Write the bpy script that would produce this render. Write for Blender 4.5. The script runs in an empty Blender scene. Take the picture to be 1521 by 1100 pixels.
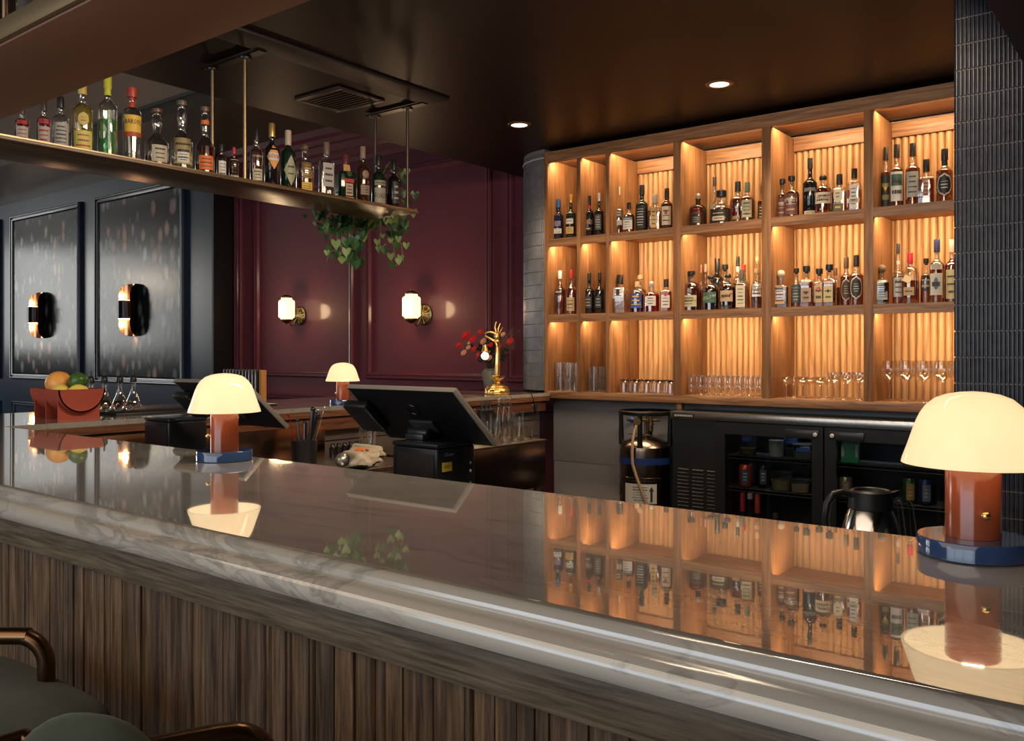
import bpy, bmesh, math, random
from mathutils import Vector, Matrix
PI = math.pi
SC = bpy.context.scene
COL = SC.collection
R = random.Random(7)

# ---------------------------------------------------------------- camera, world, exposure, assumed lights
F, HZ, CX, CZ = 1299.0, 523.5, 760.5, 1.32
SN, CS = 0.6157, 0.7880
cam = bpy.data.cameras.new('camera'); camo = bpy.data.objects.new('camera', cam); COL.objects.link(camo)
cam.sensor_width = 36; cam.lens = 36 * F / 1521; cam.shift_y = -(550 - HZ) / 1521
cam.clip_start = 0.02; cam.clip_end = 100
camo.location = (0, 0, CZ); camo.rotation_euler = (PI / 2, 0, math.atan2(SN, CS))
SC.camera = camo
SC.view_settings.view_transform = 'Standard'; SC.view_settings.look = 'None'
SC.view_settings.exposure = 0.0; SC.view_settings.gamma = 1; SC.view_settings.use_curve_mapping = False
SC.cycles.use_denoising = True; SC.cycles.use_adaptive_sampling = False
SC.cycles.transparent_max_bounces = 24
SC.cycles.max_bounces = 8
SC.cycles.sample_clamp_indirect = 4
SC.cycles.caustics_reflective = False; SC.cycles.caustics_refractive = False
W = bpy.data.worlds.new('World'); SC.world = W; W.use_nodes = True
W.node_tree.nodes['Background'].inputs[0].default_value = (0.55, 0.6, 0.8, 1)
W.node_tree.nodes['Background'].inputs[1].default_value = 0.02

def light(name, kind, loc, energy, col, size=None, rot=None, aim=None, sy=None, spread=None, spot=None, blend=.5, rad=None):
    l = bpy.data.lights.new(name, kind); l.energy = energy; l.color = col
    o = bpy.data.objects.new(name, l); COL.objects.link(o); o.location = loc
    if kind == 'AREA':
        l.shape = 'RECTANGLE'; l.size = size; l.size_y = sy or size
        if spread: l.spread = spread
    if kind == 'SPOT': l.spot_size = spot; l.spot_blend = blend
    if rad is not None: l.shadow_soft_size = rad
    if aim is not None:
        o.rotation_euler = (Vector(aim) - Vector(loc)).to_track_quat('-Z', 'Y').to_euler()
    elif rot: o.rotation_euler = rot
    return o
WARM = (1.0, .73, .42); WARM2 = (1.0, .72, .42)
# added area lights, assumed daylight: behind the camera, and far left for wallpaper haze
light('assumed_daylight_front', 'AREA', (-2.2, -4.9, 1.75), 135, (.78, .90, 1.0), 7.0, aim=(-2.0, 1.0, 1.3), sy=2.6)
light('assumed_daylight_left', 'AREA', (-15.6, 1.9, 2.25), 95, (.95, .96, .92), 3.0, aim=(-9, 4.9, 2.2), sy=1.8)
light('assumed_dining_pendant', 'POINT', (-15.0, 1.2, 2.6), 34, (1.0, .78, .52), rad=.12)  # assumed pendant, out of view, added to light the grey dining ceiling
# assumed, unseen ceiling lighting over the guests' side, and an unseen fill added above the aisle
light('assumed_guest_light', 'AREA', (-1.6, -.85, 2.56), 92, (1.0, .80, .59), 5.2, aim=(-1.5, -.3, 1.0), sy=3.4)
light('aisle_fill_light', 'AREA', (-1.0, 1.9, 2.50), 55, (1.0, .80, .58), 2.0, aim=(-2.1, 2.25, 1.45), sy=.4)

# ---------------------------------------------------------------- placing helpers
def uu(px): return (px - CX) / F
def depth(X, Y): return -SN * X + CS * Y
def on_z(px, py, Z):
    z = F * (CZ - Z) / (py - HZ); return z * (-SN + CS * uu(px)), z * (CS + SN * uu(px))
def x_at(px, Y): return Y * (-SN + CS * uu(px)) / (CS + SN * uu(px))
def y_at(px, X): return X * (CS + SN * uu(px)) / (-SN + CS * uu(px))
def z_at(py, X, Y): return CZ - depth(X, Y) * (py - HZ) / F

# ---------------------------------------------------------------- mesh builder
class MB:
    def __init__(s): s.v = []; s.f = []; s.m = []; s.cur = 0
    def add(s, vs, fs, m=None):
        b = len(s.v); s.v += [tuple(p) for p in vs]
        for f in fs: s.f.append(tuple(b + i for i in f)); s.m.append(s.cur if m is None else m)
        return s
    def box(s, x0, x1, y0, y1, z0, z1, m=None, rz=0, piv=None):
        vs = [(x, y, z) for x in (x0, x1) for y in (y0, y1) for z in (z0, z1)]
        if rz:
            px, py = piv or ((x0 + x1) / 2, (y0 + y1) / 2); c, q = math.cos(rz), math.sin(rz)
            vs = [(px + (x - px) * c - (y - py) * q, py + (x - px) * q + (y - py) * c, z) for x, y, z in vs]
        return s.add(vs, [(0, 1, 3, 2), (4, 6, 7, 5), (0, 4, 5, 1), (2, 3, 7, 6), (0, 2, 6, 4), (1, 5, 7, 3)], m)
    def rings(s, rs, m=None, cap0=True, cap1=True, closed=False):
        n = len(rs[0]); b = len(s.v); vs = [p for r in rs for p in r]; fs = []
        k = len(rs)
        for i in range(k if closed else k - 1):
            for j in range(n):
                a, c2 = i * n + j, i * n + (j + 1) % n; d = ((i + 1) % k) * n
                fs.append((a, c2, d + (j + 1) % n, d + j))
        if not closed:
            if cap0: fs.append(tuple(reversed(range(n))))
            if cap1: fs.append(tuple((k - 1) * n + j for j in range(n)))
        return s.add(vs, fs, m)
    def lathe(s, prof, n=24, c=(0, 0, 0), m=None, e=2.0, fy=1.0, cap0=True, cap1=True, axis='z', rot=0, flute=None):
        rs = []
        for r, z in prof:
            ring = []
            for j in range(n):
                a = 2 * PI * j / n + rot; q = r * sup(a, e, fy)
                if flute: q *= 1 + flute[1] * math.cos(flute[0] * a)
                x, y = q * math.cos(a), q * math.sin(a)
                p = (x, y, z) if axis == 'z' else ((z, x, y) if axis == 'x' else (x, z, -y))
                ring.append((c[0] + p[0], c[1] + p[1], c[2] + p[2]))
            rs.append(ring)
        return s.rings(rs, m, cap0, cap1)
    def tube(s, pts, r, n=10, m=None, closed=False, caps=True):
        pts = [Vector(p) for p in pts]; k = len(pts); rr = r if isinstance(r, (list, tuple)) else [r] * k; rs = []; up = None
        for i, p in enumerate(pts):
            if closed: t = pts[(i + 1) % k] - pts[i - 1]
            else: t = pts[min(i + 1, k - 1)] - pts[max(i - 1, 0)]
            t.normalize()
            if up is None: up = Vector((0, 0, 1)) if abs(t.z) < .9 else Vector((1, 0, 0))
            a = t.cross(up); 
            if a.length < 1e-5: a = t.cross(Vector((.3, .9, .1)))
            a.normalize(); b = a.cross(t).normalized(); up = b
            rs.append([tuple(p + (a * math.cos(2 * PI * j / n) + b * math.sin(2 * PI * j / n)) * rr[i]) for j in range(n)])
        return s.rings(rs, m, caps, caps, closed)
    def prism(s, poly, a0, a1, axis='x', m=None):
        n = len(poly)
        def P(p, a): return (a, p[0], p[1]) if axis == 'x' else ((p[0], a, p[1]) if axis == 'y' else (p[0], p[1], a))
        vs = [P(p, a0) for p in poly] + [P(p, a1) for p in poly]
        fs = [(i, (i + 1) % n, n + (i + 1) % n, n + i) for i in range(n)] + [tuple(reversed(range(n))), tuple(range(n, 2 * n))]
        return s.add(vs, fs, m)
    def ball(s, c, r, m=None, n=12, k=8, sq=(1, 1, 1)):
        rs = []
        for i in range(1, k):
            a = PI * i / k
            rs.append([(c[0] + r * sq[0] * math.sin(a) * math.cos(2 * PI * j / n), c[1] + r * sq[1] * math.sin(a) * math.sin(2 * PI * j / n), c[2] - r * sq[2] * math.cos(a)) for j in range(n)])
        return s.rings(rs, m)
    def build(s, name, mats, parent=None, loc=None, smooth=True, bev=0, ang=40, kind=None, segs=2):
        me = bpy.data.meshes.new(name); me.from_pydata(s.v, [], s.f)
        for mt in (mats if isinstance(mats, (list, tuple)) else [mats]): me.materials.append(mt)
        me.polygons.foreach_set('material_index', s.m)
        bm = bmesh.new(); bm.from_mesh(me); bmesh.ops.recalc_face_normals(bm, faces=bm.faces)
        if bev:
            es = [e for e in bm.edges if len(e.link_faces) == 2 and e.calc_face_angle(0) > .6]
            bmesh.ops.bevel(bm, geom=es, offset=bev, segments=segs, profile=.5, affect='EDGES', clamp_overlap=True)
        if smooth:
            for f in bm.faces: f.smooth = True
            for e in bm.edges:
                if len(e.link_faces) == 2 and e.calc_face_angle(0) > math.radians(ang): e.smooth = False
        bm.to_mesh(me); bm.free()
        o = bpy.data.objects.new(name, me); COL.objects.link(o)
        if parent: o.parent = parent
        if loc: o.location = loc
        if kind: o['kind'] = kind
        return o

def smooth_path(pts, k=6):
    P = [Vector(p) for p in pts]; out = []
    for i in range(len(P) - 1):
        a, b, c, d = P[max(i - 1, 0)], P[i], P[i + 1], P[min(i + 2, len(P) - 1)]
        for q in range(k):
            t = q / k; out.append(.5 * ((2 * b) + (c - a) * t + (2 * a - 5 * b + 4 * c - d) * t * t + (3 * b - a - 3 * c + d) * t ** 3))
    return [tuple(v) for v in out + [P[-1]]]
def sup(a, e, fy=1.0):
    if e == 2.0 and fy == 1.0: return 1.0
    c, q = abs(math.cos(a)), abs(math.sin(a)) / fy
    return 1.0 / (c ** e + q ** e) ** (1 / e)

def thing(name, label, cat, loc=(0, 0, 0), rz=0, group=None):
    o = bpy.data.objects.new(name, None); COL.objects.link(o); o.empty_display_size = .05
    o.location = loc; o.rotation_euler = (0, 0, rz); return tag(o, label, cat, group)
def tag(o, label, cat, group=None):
    o['label'] = label; o['category'] = cat
    if group: o['group'] = group
    return o
def struct(name, mb, m, **k): return mb.build(name, m, kind='structure', **k)
def dup(root, loc, rz=None, label=None, group=None):
    r = root.copy(); COL.objects.link(r); r.location = loc
    if rz is not None: r.rotation_euler = (0, 0, rz)
    if label: r['label'] = label
    if group: r['group'] = group
    for ch in list(root.children):
        c = ch.copy(); COL.objects.link(c); c.parent = r
        for g in ch.children:
            d = g.copy(); COL.objects.link(d); d.parent = c
    return r

# ---------------------------------------------------------------- materials
def M(name, col, rough=.5, metal=0.0, coat=0.0, emis=None, es=0.0, trans=0.0, ior=1.45, sheen=0, spec=.5, crough=.05):
    m = bpy.data.materials.new(name); m.use_nodes = True; b = m.node_tree.nodes['Principled BSDF']; i = b.inputs
    i['Base Color'].default_value = (*col, 1); i['Roughness'].default_value = rough; i['Metallic'].default_value = metal
    i['Coat Weight'].default_value = coat; i['Coat Roughness'].default_value = crough; i['IOR'].default_value = ior
    i['Transmission Weight'].default_value = trans; i['Sheen Weight'].default_value = sheen
    i['Specular IOR Level'].default_value = spec
    if emis: i['Emission Color'].default_value = (*emis, 1); i['Emission Strength'].default_value = es
    return m
def nt(m): return m.node_tree.nodes, m.node_tree.links, m.node_tree.nodes['Principled BSDF']
def ramp(n, stops, interp='LINEAR'):
    r = n.new('ShaderNodeValToRGB'); e = r.color_ramp.elements; r.color_ramp.interpolation = interp
    while len(e) < len(stops): e.new(.5)
    for k, (p, c) in enumerate(stops): e[k].position = p; e[k].color = (*c, 1) if len(c) == 3 else c
    return r
def noise(n, l, vec, scale, detail=4, rough=.6, dist=0.0):
    t = n.new('ShaderNodeTexNoise'); t.inputs['Scale'].default_value = scale; t.inputs['Detail'].default_value = detail
    t.inputs['Roughness'].default_value = rough; t.inputs['Distortion'].default_value = dist
    if vec is not None: l.new(vec, t.inputs['Vector'])
    return t
def mapping(n, l, scale=(1, 1, 1), loc=(0, 0, 0)):
    tc = n.new('ShaderNodeTexCoord'); mp = n.new('ShaderNodeMapping')
    mp.inputs['Scale'].default_value = scale; mp.inputs['Location'].default_value = loc
    l.new(tc.outputs['Object'], mp.inputs['Vector']); return mp.outputs[0]
def mix(n, l, fac, a, b, mode='MIX'):
    x = n.new('ShaderNodeMix'); x.data_type = 'RGBA'; x.blend_type = mode
    for s_, v in ((0, fac), (6, a), (7, b)):
        if isinstance(v, (int, float)): x.inputs[s_].default_value = v
        elif isinstance(v, tuple): x.inputs[s_].default_value = (*v, 1)
        else: l.new(v, x.inputs[s_])
    return x.outputs[2]
def bump(n, l, b, h, s=.3, d=.01):
    k = n.new('ShaderNodeBump'); k.inputs['Strength'].default_value = s; k.inputs['Distance'].default_value = d
    l.new(h, k.inputs['Height']); l.new(k.outputs[0], b.inputs['Normal'])

def wood(name, axis, dark, mid, lit, rough=.45, fine=70, coat=.0, plank=0):
    m = M(name, mid, rough, coat=coat); n, l, b = nt(m)
    sc = {'x': (.05, 1, 1), 'y': (1, .05, 1), 'z': (1, 1, .05)}[axis]
    v = mapping(n, l, sc)
    a = noise(n, l, v, fine, 5, .65, .2); c = noise(n, l, v, 9, 3, .55, 1.2)
    ra = ramp(n, [(.32, dark), (.5, mid), (.68, lit)]); l.new(a.outputs[0], ra.inputs[0])
    w = n.new('ShaderNodeTexWave'); w.inputs['Scale'].default_value = 7; w.inputs['Distortion'].default_value = 9; w.inputs['Detail'].default_value = 2
    w.inputs['Detail Scale'].default_value = 1.2; w.bands_direction = {'x': 'Z', 'y': 'Z', 'z': 'X'}[axis]
    l.new(mapping(n, l, {'x': (.25, 1, 1), 'y': (1, .25, 1), 'z': (1, 1, .22)}[axis]), w.inputs['Vector'])
    rw = ramp(n, [(.0, (.62, .62, .62)), (.3, (1, 1, 1)), (1, (1, 1, 1))]); l.new(w.outputs[0], rw.inputs[0])
    rc = ramp(n, [(.3, (.78, .76, .74)), (.7, (1.1, 1.08, 1.05))]); l.new(c.outputs[0], rc.inputs[0])
    o = mix(n, l, 1.0, ra.outputs[0], rc.outputs[0], 'MULTIPLY'); o = mix(n, l, .7, o, rw.outputs[0], 'MULTIPLY')
    if plank:
        tc = n.new('ShaderNodeTexCoord'); sp = n.new('ShaderNodeSeparateXYZ'); l.new(tc.outputs['Object'], sp.inputs[0])
        d = n.new('ShaderNodeMath'); d.operation = 'DIVIDE'; d.inputs[1].default_value = plank; l.new(sp.outputs[0], d.inputs[0])
        fl = n.new('ShaderNodeMath'); fl.operation = 'FLOOR'; l.new(d.outputs[0], fl.inputs[0])
        wn = n.new('ShaderNodeTexWhiteNoise'); wn.noise_dimensions = '1D'; l.new(fl.outputs[0], wn.inputs['W'])
        rp = ramp(n, [(0, (.72, .70, .68)), (.5, (.97, .95, .93)), (1, (1.2, 1.16, 1.1))]); l.new(wn.outputs[0], rp.inputs[0])
        o = mix(n, l, 1.0, o, rp.outputs[0], 'MULTIPLY')
    l.new(o, b.inputs['Base Color']); bump(n, l, b, a.outputs[0], .12, .002)
    return m
def glass_thin(name, col=(1, 1, 1), gl=.10, edge=.55, rough=.02):
    """clear or tinted glass wall: mostly see-through, mirror-like at glancing angles"""
    m = bpy.data.materials.new(name); m.use_nodes = True; n, l = m.node_tree.nodes, m.node_tree.links; n.clear()
    out = n.new('ShaderNodeOutputMaterial'); t = n.new('ShaderNodeBsdfTransparent'); t.inputs[0].default_value = (*col, 1)
    g = n.new('ShaderNodeBsdfGlossy'); g.inputs['Roughness'].default_value = rough; g.inputs[0].default_value = (1, 1, 1, 1)
    lw = n.new('ShaderNodeLayerWeight'); lw.inputs[0].default_value = .35
    mr = n.new('ShaderNodeMapRange'); mr.inputs['To Min'].default_value = gl; mr.inputs['To Max'].default_value = edge
    l.new(lw.outputs['Facing'], mr.inputs[0]); mx = n.new('ShaderNodeMixShader')
    l.new(mr.outputs[0], mx.inputs[0]); l.new(t.outputs[0], mx.inputs[1]); l.new(g.outputs[0], mx.inputs[2]); l.new(mx.outputs[0], out.inputs[0])
    return m

OAK = wood('oak_along', 'x', (.17, .075, .034), (.30, .145, .066), (.42, .22, .11))
OAKV = wood('oak_upright', 'z', (.20, .088, .036), (.30, .14, .058), (.38, .19, .085))  # upright oak darkened so the cells' shading is partly in its colour
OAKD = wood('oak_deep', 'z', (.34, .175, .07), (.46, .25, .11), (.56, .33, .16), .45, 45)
WAL = wood('walnut_slat', 'z', (.030, .017, .010), (.118, .072, .040), (.225, .150, .088), .5, 150, plank=.047)
WALT = wood('walnut_trim', 'x', (.055, .038, .024), (.145, .108, .070), (.22, .170, .112), .5, 190)
LEDGE = wood('bronzed_shelf', 'y', (.10, .06, .035), (.16, .10, .058), (.22, .145, .085), .32, 40)
LEDGX = M('bronzed_shelf_front', (.30, .145, .09), .5)
FASC = M('tan_fascia', (.21, .155, .088), .35, .3)

def marble(name='taupe_marble', cr=.008, ci=3.0, sc=.35):
    m = M(name, (.4, .35, .3), .04 + cr, coat=1.0, crough=cr, spec=.6); n, l, b = nt(m); b.inputs['Coat IOR'].default_value = ci
    v = mapping(n, l, (.55, 1.5, 1.5)); d = noise(n, l, v, 2.2, 3, .5)
    dv = mix(n, l, .38, v, d.outputs['Color'])
    a = noise(n, l, dv, 5.0, 9, .62, 1.4); a2 = noise(n, l, dv, 2.4, 7, .6, 3.0); c = noise(n, l, v, 1.3, 4, .5)
    ra = ramp(n, [(.0, (.50, .47, .425)), (.44, (.53, .50, .455)), (.495, (.36, .34, .315)), (.52, (.55, .515, .47)), (1, (.60, .57, .525))]); l.new(a.outputs[0], ra.inputs[0])
    rb = ramp(n, [(.0, (1, 1, 1)), (.478, (1, 1, 1)), (.5, (.74, .74, .76)), (.518, (1.10, 1.09, 1.07)), (.57, (1, 1, 1)), (1, (1, 1, 1))]); l.new(a2.outputs[0], rb.inputs[0])
    rc = ramp(n, [(.3, (.85, .85, .88)), (.7, (1.12, 1.08, 1.0))]); l.new(c.outputs[0], rc.inputs[0])
    o = mix(n, l, .75, ra.outputs[0], rb.outputs[0], 'MULTIPLY'); o = mix(n, l, 1.0, o, rc.outputs[0], 'MULTIPLY')
    if sc: o = mix(n, l, 1.0, mix(n, l, sc, o, (.47, .44, .40)), (.80, .80, .80), 'MULTIPLY')
    l.new(o, b.inputs['Base Color']); return m
MARB = marble()
MARBE = marble('taupe_marble_edge', .13, 1.7, 0.0)
def wallpaper():
    m = M('floral_wallpaper', (.02, .02, .025), .20, coat=.0, crough=.3, spec=.24); n, l, b = nt(m)
    v = mapping(n, l, (9, 9, 5)); d = noise(n, l, v, 1.6, 3, .6)
    dv = mix(n, l, .35, v, d.outputs['Color'], 'ADD'); v1 = n.new('ShaderNodeTexVoronoi'); v1.inputs['Scale'].default_value = .95; l.new(dv, v1.inputs['Vector'])
    r1 = ramp(n, [(.0, (1, 1, 1)), (.28, (.6, .6, .6)), (.46, (0, 0, 0))]); l.new(v1.outputs['Distance'], r1.inputs[0])
    hue = ramp(n, [(.0, (.55, .26, .24)), (.25, (.65, .50, .36)), (.45, (.24, .34, .40)), (.62, (.55, .58, .58)), (.8, (.14, .20, .14)), (1, (.60, .30, .34))])
    sep = n.new('ShaderNodeSeparateColor'); l.new(v1.outputs['Color'], sep.inputs[0]); l.new(sep.outputs[0], hue.inputs[0])
    ms = noise(n, l, mapping(n, l, (1.1, 1.1, .8), (3.1, 0, 2.2)), 1.7, 2, .5); rm = ramp(n, [(.30, (.15, .15, .15)), (.46, (1, 1, 1))]); l.new(ms.outputs[0], rm.inputs[0])
    f = mix(n, l, 1.0, r1.outputs[0], rm.outputs[0], 'MULTIPLY')
    o = mix(n, l, f, (.020, .022, .028), hue.outputs[0]); l.new(o, b.inputs['Base Color'])
    bump(n, l, b, d.outputs[0], .25, .004); return m
def noisy(name, c1, c2, scale, rough, metal=0, bs=.0, **k):
    m = M(name, c1, rough, metal, **k); n, l, b = nt(m); t = noise(n, l, mapping(n, l), scale, 4, .6)
    r = ramp(n, [(.3, c1), (.7, c2)]); l.new(t.outputs[0], r.inputs[0]); l.new(r.outputs[0], b.inputs['Base Color'])
    if bs: bump(n, l, b, t.outputs[0], bs, .003)
    return m
BURG = noisy('burgundy_paint', (.150, .034, .050), (.165, .038, .055), 3, .5, coat=.30, crough=.12, spec=.3)
NAVY = noisy('navy_paint', (.030, .048, .082), (.034, .053, .09), 3, .28)
CEIL = noisy('brown_ceiling_paint', (.016, .009, .0085), (.019, .0105, .010), 2, .42, spec=.15)
CEILG = noisy('grey_ceiling_paint', (.46, .45, .43), (.48, .47, .45), 2, .6)
CEILD = noisy('dim_ceiling_paint', (.085, .065, .05), (.10, .078, .058), 2, .4)
BLACKW = M('black_paint', (.012, .010, .012), .5)
FLOORM = noisy('dark_floor', (.045, .035, .03), (.08, .062, .05), 6, .5)
GREYW = noisy('grey_frp_wall', (.30, .275, .27), (.33, .30, .295), 5, .45)
TILE = noisy('slate_blue_glaze', (.016, .018, .028), (.040, .043, .060), 22, .24, coat=.2)
GROUT = M('grey_grout', (.16, .15, .15), .8)
BLK = M('black_plastic', (.012, .012, .014), .38)
BLKG = M('black_gloss', (.008, .008, .010), .12)
BLKM = M('black_steel', (.014, .013, .014), .35, .6)
STEEL = noisy('brushed_steel', (.42, .40, .38), (.55, .53, .50), 60, .28, 1.0)
STEELD = noisy('worn_steel', (.26, .22, .20), (.36, .31, .28), 14, .36, 1.0)
CHROME = M('chrome', (.75, .74, .72), .10, 1.0)
BRASS = M('brass', (.80, .52, .20), .22, 1.0)
BRASSD = noisy('aged_brass', (.22, .15, .07), (.45, .32, .15), 30, .35, 1.0)
BRONZE = M('bronze_tube', (.20, .11, .055), .28, 1.0)
RODM = M('bronze_rod', (.30, .22, .13), .35, 1.0)
COPPER = M('copper', (.85, .40, .20), .25, 1.0)
GOLD = noisy('gold_leaf', (.70, .42, .12), (.95, .66, .26), 25, .28, 1.0)
GLASS = glass_thin('clear_glass', (.95, .94, .92), .09, .78)
GLASSD = glass_thin('door_glass', (.80, .82, .84), .05, .35)
# ================================================================ the setting
ZC = 2.60
WX0, WX1 = -13.0, 1.6
struct('floor', MB().box(-20.5, 3, -5.2, 5.6, -.1, 0), FLOORM, smooth=False)
struct('ceiling', MB().box(-3.87, 3, -5.2, 5.3, ZC, 3.6), CEIL, smooth=False)
struct('ceiling_dining', MB().box(-20.5, -3.88, 3.87, 5.3, 3.24, 3.6), CEILD, smooth=False)
struct('ceiling_dining_near', MB().box(-20.5, -3.88, -5.2, 3.86, 3.35, 3.6), CEILG, smooth=False)
struct('wall_left', MB().box(-20.5, -7.47, 4.9, 5.3, 0, 3.24), NAVY, smooth=False)
struct('wall_left_return', MB().box(-7.468, -7.44, 4.86, 5.098, 0, 3.238), BLACKW, smooth=False)
struct('wall_back', MB().box(-7.44, -3.2, 5.1, 5.4, 0, 3.24), BURG, smooth=False)
struct('wall_end_left', MB().box(-20.7, -20.5, -5.2, 5.3, 0, 3.6), NAVY, smooth=False)
struct('wall_front', MB().box(-20.5, 3, -5.3, -5.2, 0, 3.6), NAVY, smooth=False)
struct('wall_end_right', MB().box(3, 3.2, -5.2, 5.3, 0, 3.0), BLACKW, smooth=False)
# assumed windows out of view behind the camera, glowing panes added for daylight
ADDED_PANE = M('assumed_daylit_pane', (.6, .7, .8), .2, emis=(.62, .78, 1.0), es=.9)
k = 1
for (a, b) in ((-5.2, -3.4), (-3.1, -1.3), (-1.0, .8)):
    w = MB(); w.box(a, b, -5.2, -5.17, .8, 2.6, 0)
    o = struct('window_%d' % k, w, ADDED_PANE, smooth=False)
    g = MB()
    for (x0, x1, z0, z1) in ((a - .06, a, .74, 2.66), (b, b + .06, .74, 2.66), (a, b, .74, .8), (a, b, 2.6, 2.66), ((a + b) / 2 - .02, (a + b) / 2 + .02, .8, 2.6)):
        g.box(x0, x1, -5.2, -5.12, z0, z1)
    g.build('window_frame', BLACKW, o, smooth=False); k += 1

# wall mouldings
def frame(x0, x1, z0, z1, y, w=.055, t=.028):
    g = MB(); n = 5
    prof = [(0, 0), (.0, .6), (.18, 1.0), (.32, .95), (.38, .55), (.55, .5), (.62, .85), (.8, .75), (1, .2), (1, 0)]
    loops = []
    for (q, h) in prof:
        i = q * w; loops.append([(x0 + i, y - h * t, z0 + i), (x1 - i, y - h * t, z0 + i), (x1 - i, y - h * t, z1 - i), (x0 + i, y - h * t, z1 - i)])
    g.rings(loops, cap0=False, cap1=False); return g
tn = 1
WP = wallpaper()
for i, (a, b) in enumerate(((-13.9, -12.3), (-11.95, -10.12), (-9.76, -7.97))):
    struct('trim_%d' % tn, frame(a, b, .99, 3.06, 4.9, .075, .05), NAVY, ang=30); tn += 1
    struct('trim_%d' % tn, frame(a, b, .12, .70, 4.9, .05, .03), NAVY, ang=30); tn += 1
    o = MB().box(a + .075, b - .075, 4.878, 4.894, 1.066, 2.984).build('wallpaper_panel', WP, smooth=False)
    tag(o, ['dark floral wallpaper panel cut by the left edge of the photo', 'dark floral wallpaper panel at left, behind the fruit bowl',
            'dark floral wallpaper panel nearest the burgundy wall'][i], 'wallpaper', 'floral wallpaper panels on the navy wall')
for (a, b) in ((-7.42, -7.30), (-7.10, -5.70), (-5.55, -4.17), (-4.02, -3.3)):
    struct('trim_%d' % tn, frame(a, b, 1.10, 2.84, 5.1, .06, .034), BURG, ang=30); tn += 1
    struct('trim_%d' % tn, frame(a, b, .15, .95, 5.1, .06, .034), BURG, ang=30); tn += 1
cr = MB(); cr.prism([(5.1, 2.96), (5.085, 2.96), (5.075, 3.0), (5.05, 3.01), (5.045, 3.05), (5.02, 3.07), (5.0, 3.12), (4.97, 3.13), (4.96, 3.17), (4.92, 3.19), (4.90, 3.24), (5.1, 3.24)], -7.44, -3.25)
struct('trim_%d' % tn, cr, BURG, ang=20); tn += 1
struct('baseboard_back', MB().box(-7.43, -3.3, 5.075, 5.1, 0, .12), BURG, smooth=False)
struct('baseboard_left', MB().box(-20.4, -7.48, 4.875, 4.9, 0, .12), NAVY, smooth=False)

# finger-tiled surfaces
def tiles(path, z0, z1, tw, th, depth_=.005, gap=.0026):
    """path: list of (x, y, nx, ny) at even tile pitch; half-round vertical tiles in stacked rows"""
    g = MB(); rows = int((z1 - z0) / th + .5)
    for r in range(rows):
        a, b = z0 + r * th + gap, z0 + (r + 1) * th - gap
        for i in range(len(path) - 1):
            x0, y0, nx0, ny0 = path[i]; x1, y1, nx1, ny1 = path[i + 1]
            ring = []
            for (t, h) in ((.07, .0), (.22, .75), (.5, 1.0), (.78, .75), (.93, .0)):
                x, y = x0 + (x1 - x0) * t, y0 + (y1 - y0) * t; nx, ny = nx0 + (nx1 - nx0) * t, ny0 + (ny1 - ny0) * t
                ring.append((x + nx * depth_ * h, y + ny * depth_ * h))
            vs = [(x, y, a) for x, y in ring] + [(x, y, b) for x, y in ring]
            g.add(vs, [(j, j + 1, j + 6, j + 5) for j in range(4)] + [(0, 5, 9, 4), (0, 1, 2, 3, 4), (5, 6, 7, 8, 9)])
    return g
# rounded end of the wall that carries the shelving
cxr, cyr, rr = -3.23, 4.79, .325
path = [(-3.555, 5.08 - .0127 * i, -1, 0) for i in range(23)]
na = 40
for i in range(na + 1):
    a = PI + (PI / 2) * i / na; path.append((cxr + rr * math.cos(a), cyr + rr * math.sin(a), math.cos(a), math.sin(a)))
g = tiles(path, 1.086, 2.50 + .083 * .5, .0127, .0828, .004); struct('wall_column', g, noisy('slate_glaze_lit', (.075, .072, .085), (.135, .13, .145), 22, .22, coat=.3), ang=50)  # pillar glaze lightened: light on the column put into the colour
core = [(p[0] - p[2] * .0, p[1] - p[3] * .0) for p in path] + [(-3.228, 4.8), (-3.228, 5.09)]
g = MB(); g.prism(core, 1.082, ZC, 'z'); struct('wall_column_core', g, GROUT, ang=50)
g = MB(); g.tube([(p[0] + p[2] * .004, p[1] + p[3] * .004, 2.545) for p in path], .006, 6); struct('trim_%d' % tn, g, M('pale_edge_strip', (.45, .42, .42), .4), ang=50); tn += 1
# tiled pillar on the right
YP = 3.227
path = [(-.636, YP + .35 - .0127 * i, -1, 0) for i in range(28)] + [(-.636 + .0127 * i, YP, 0, -1) for i in range(56)]
g = tiles(path, .0, 2.59, .0127, .0870, .0045); struct('wall_pillar', g, TILE, ang=50)
g = MB(); g.box(-.634, .08, YP + .002, 3.6, 0, ZC - .002); struct('wall_pillar_core', g, GROUT, smooth=False)
struct('wall_right', MB().box(.08, 3, YP + .05, 3.4, 0, ZC), BLACKW, smooth=False)
g = MB(); g.box(-.365, 1.2, .3, YP - .02, 2.10, 2.125); g.box(-.365, -.35, .3, YP - .02, 2.125, 2.17)
t = thing('overhead_soffit', 'dark brown overhead shelf underside with a copper edge, top right corner', 'shelf')
g.build('board', noisy('dark_bronze_board', (.075, .03, .02), (.09, .038, .026), 4, .35), t, smooth=False)
g = MB()
for y in (.8, 2.6): g.tube([(-.1, y, 2.13), (-.1, y, ZC)], .008)
g.build('hanger_rod', RODM, t)

# walls behind and below the shelving
struct('wall_shelf', MB().box(-3.226, 3, 4.86, 5.1, 0, ZC), M('wall_behind_shelving', (.2, .13, .09), .6), smooth=False)
g = MB(); g.box(-3.30, 3, 4.67, 4.858, 0, 1.03); g.box(-3.30, -2.3, 4.664, 4.67, .62, .98); struct('wall_lower', g, GREYW, bev=.001)

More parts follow.
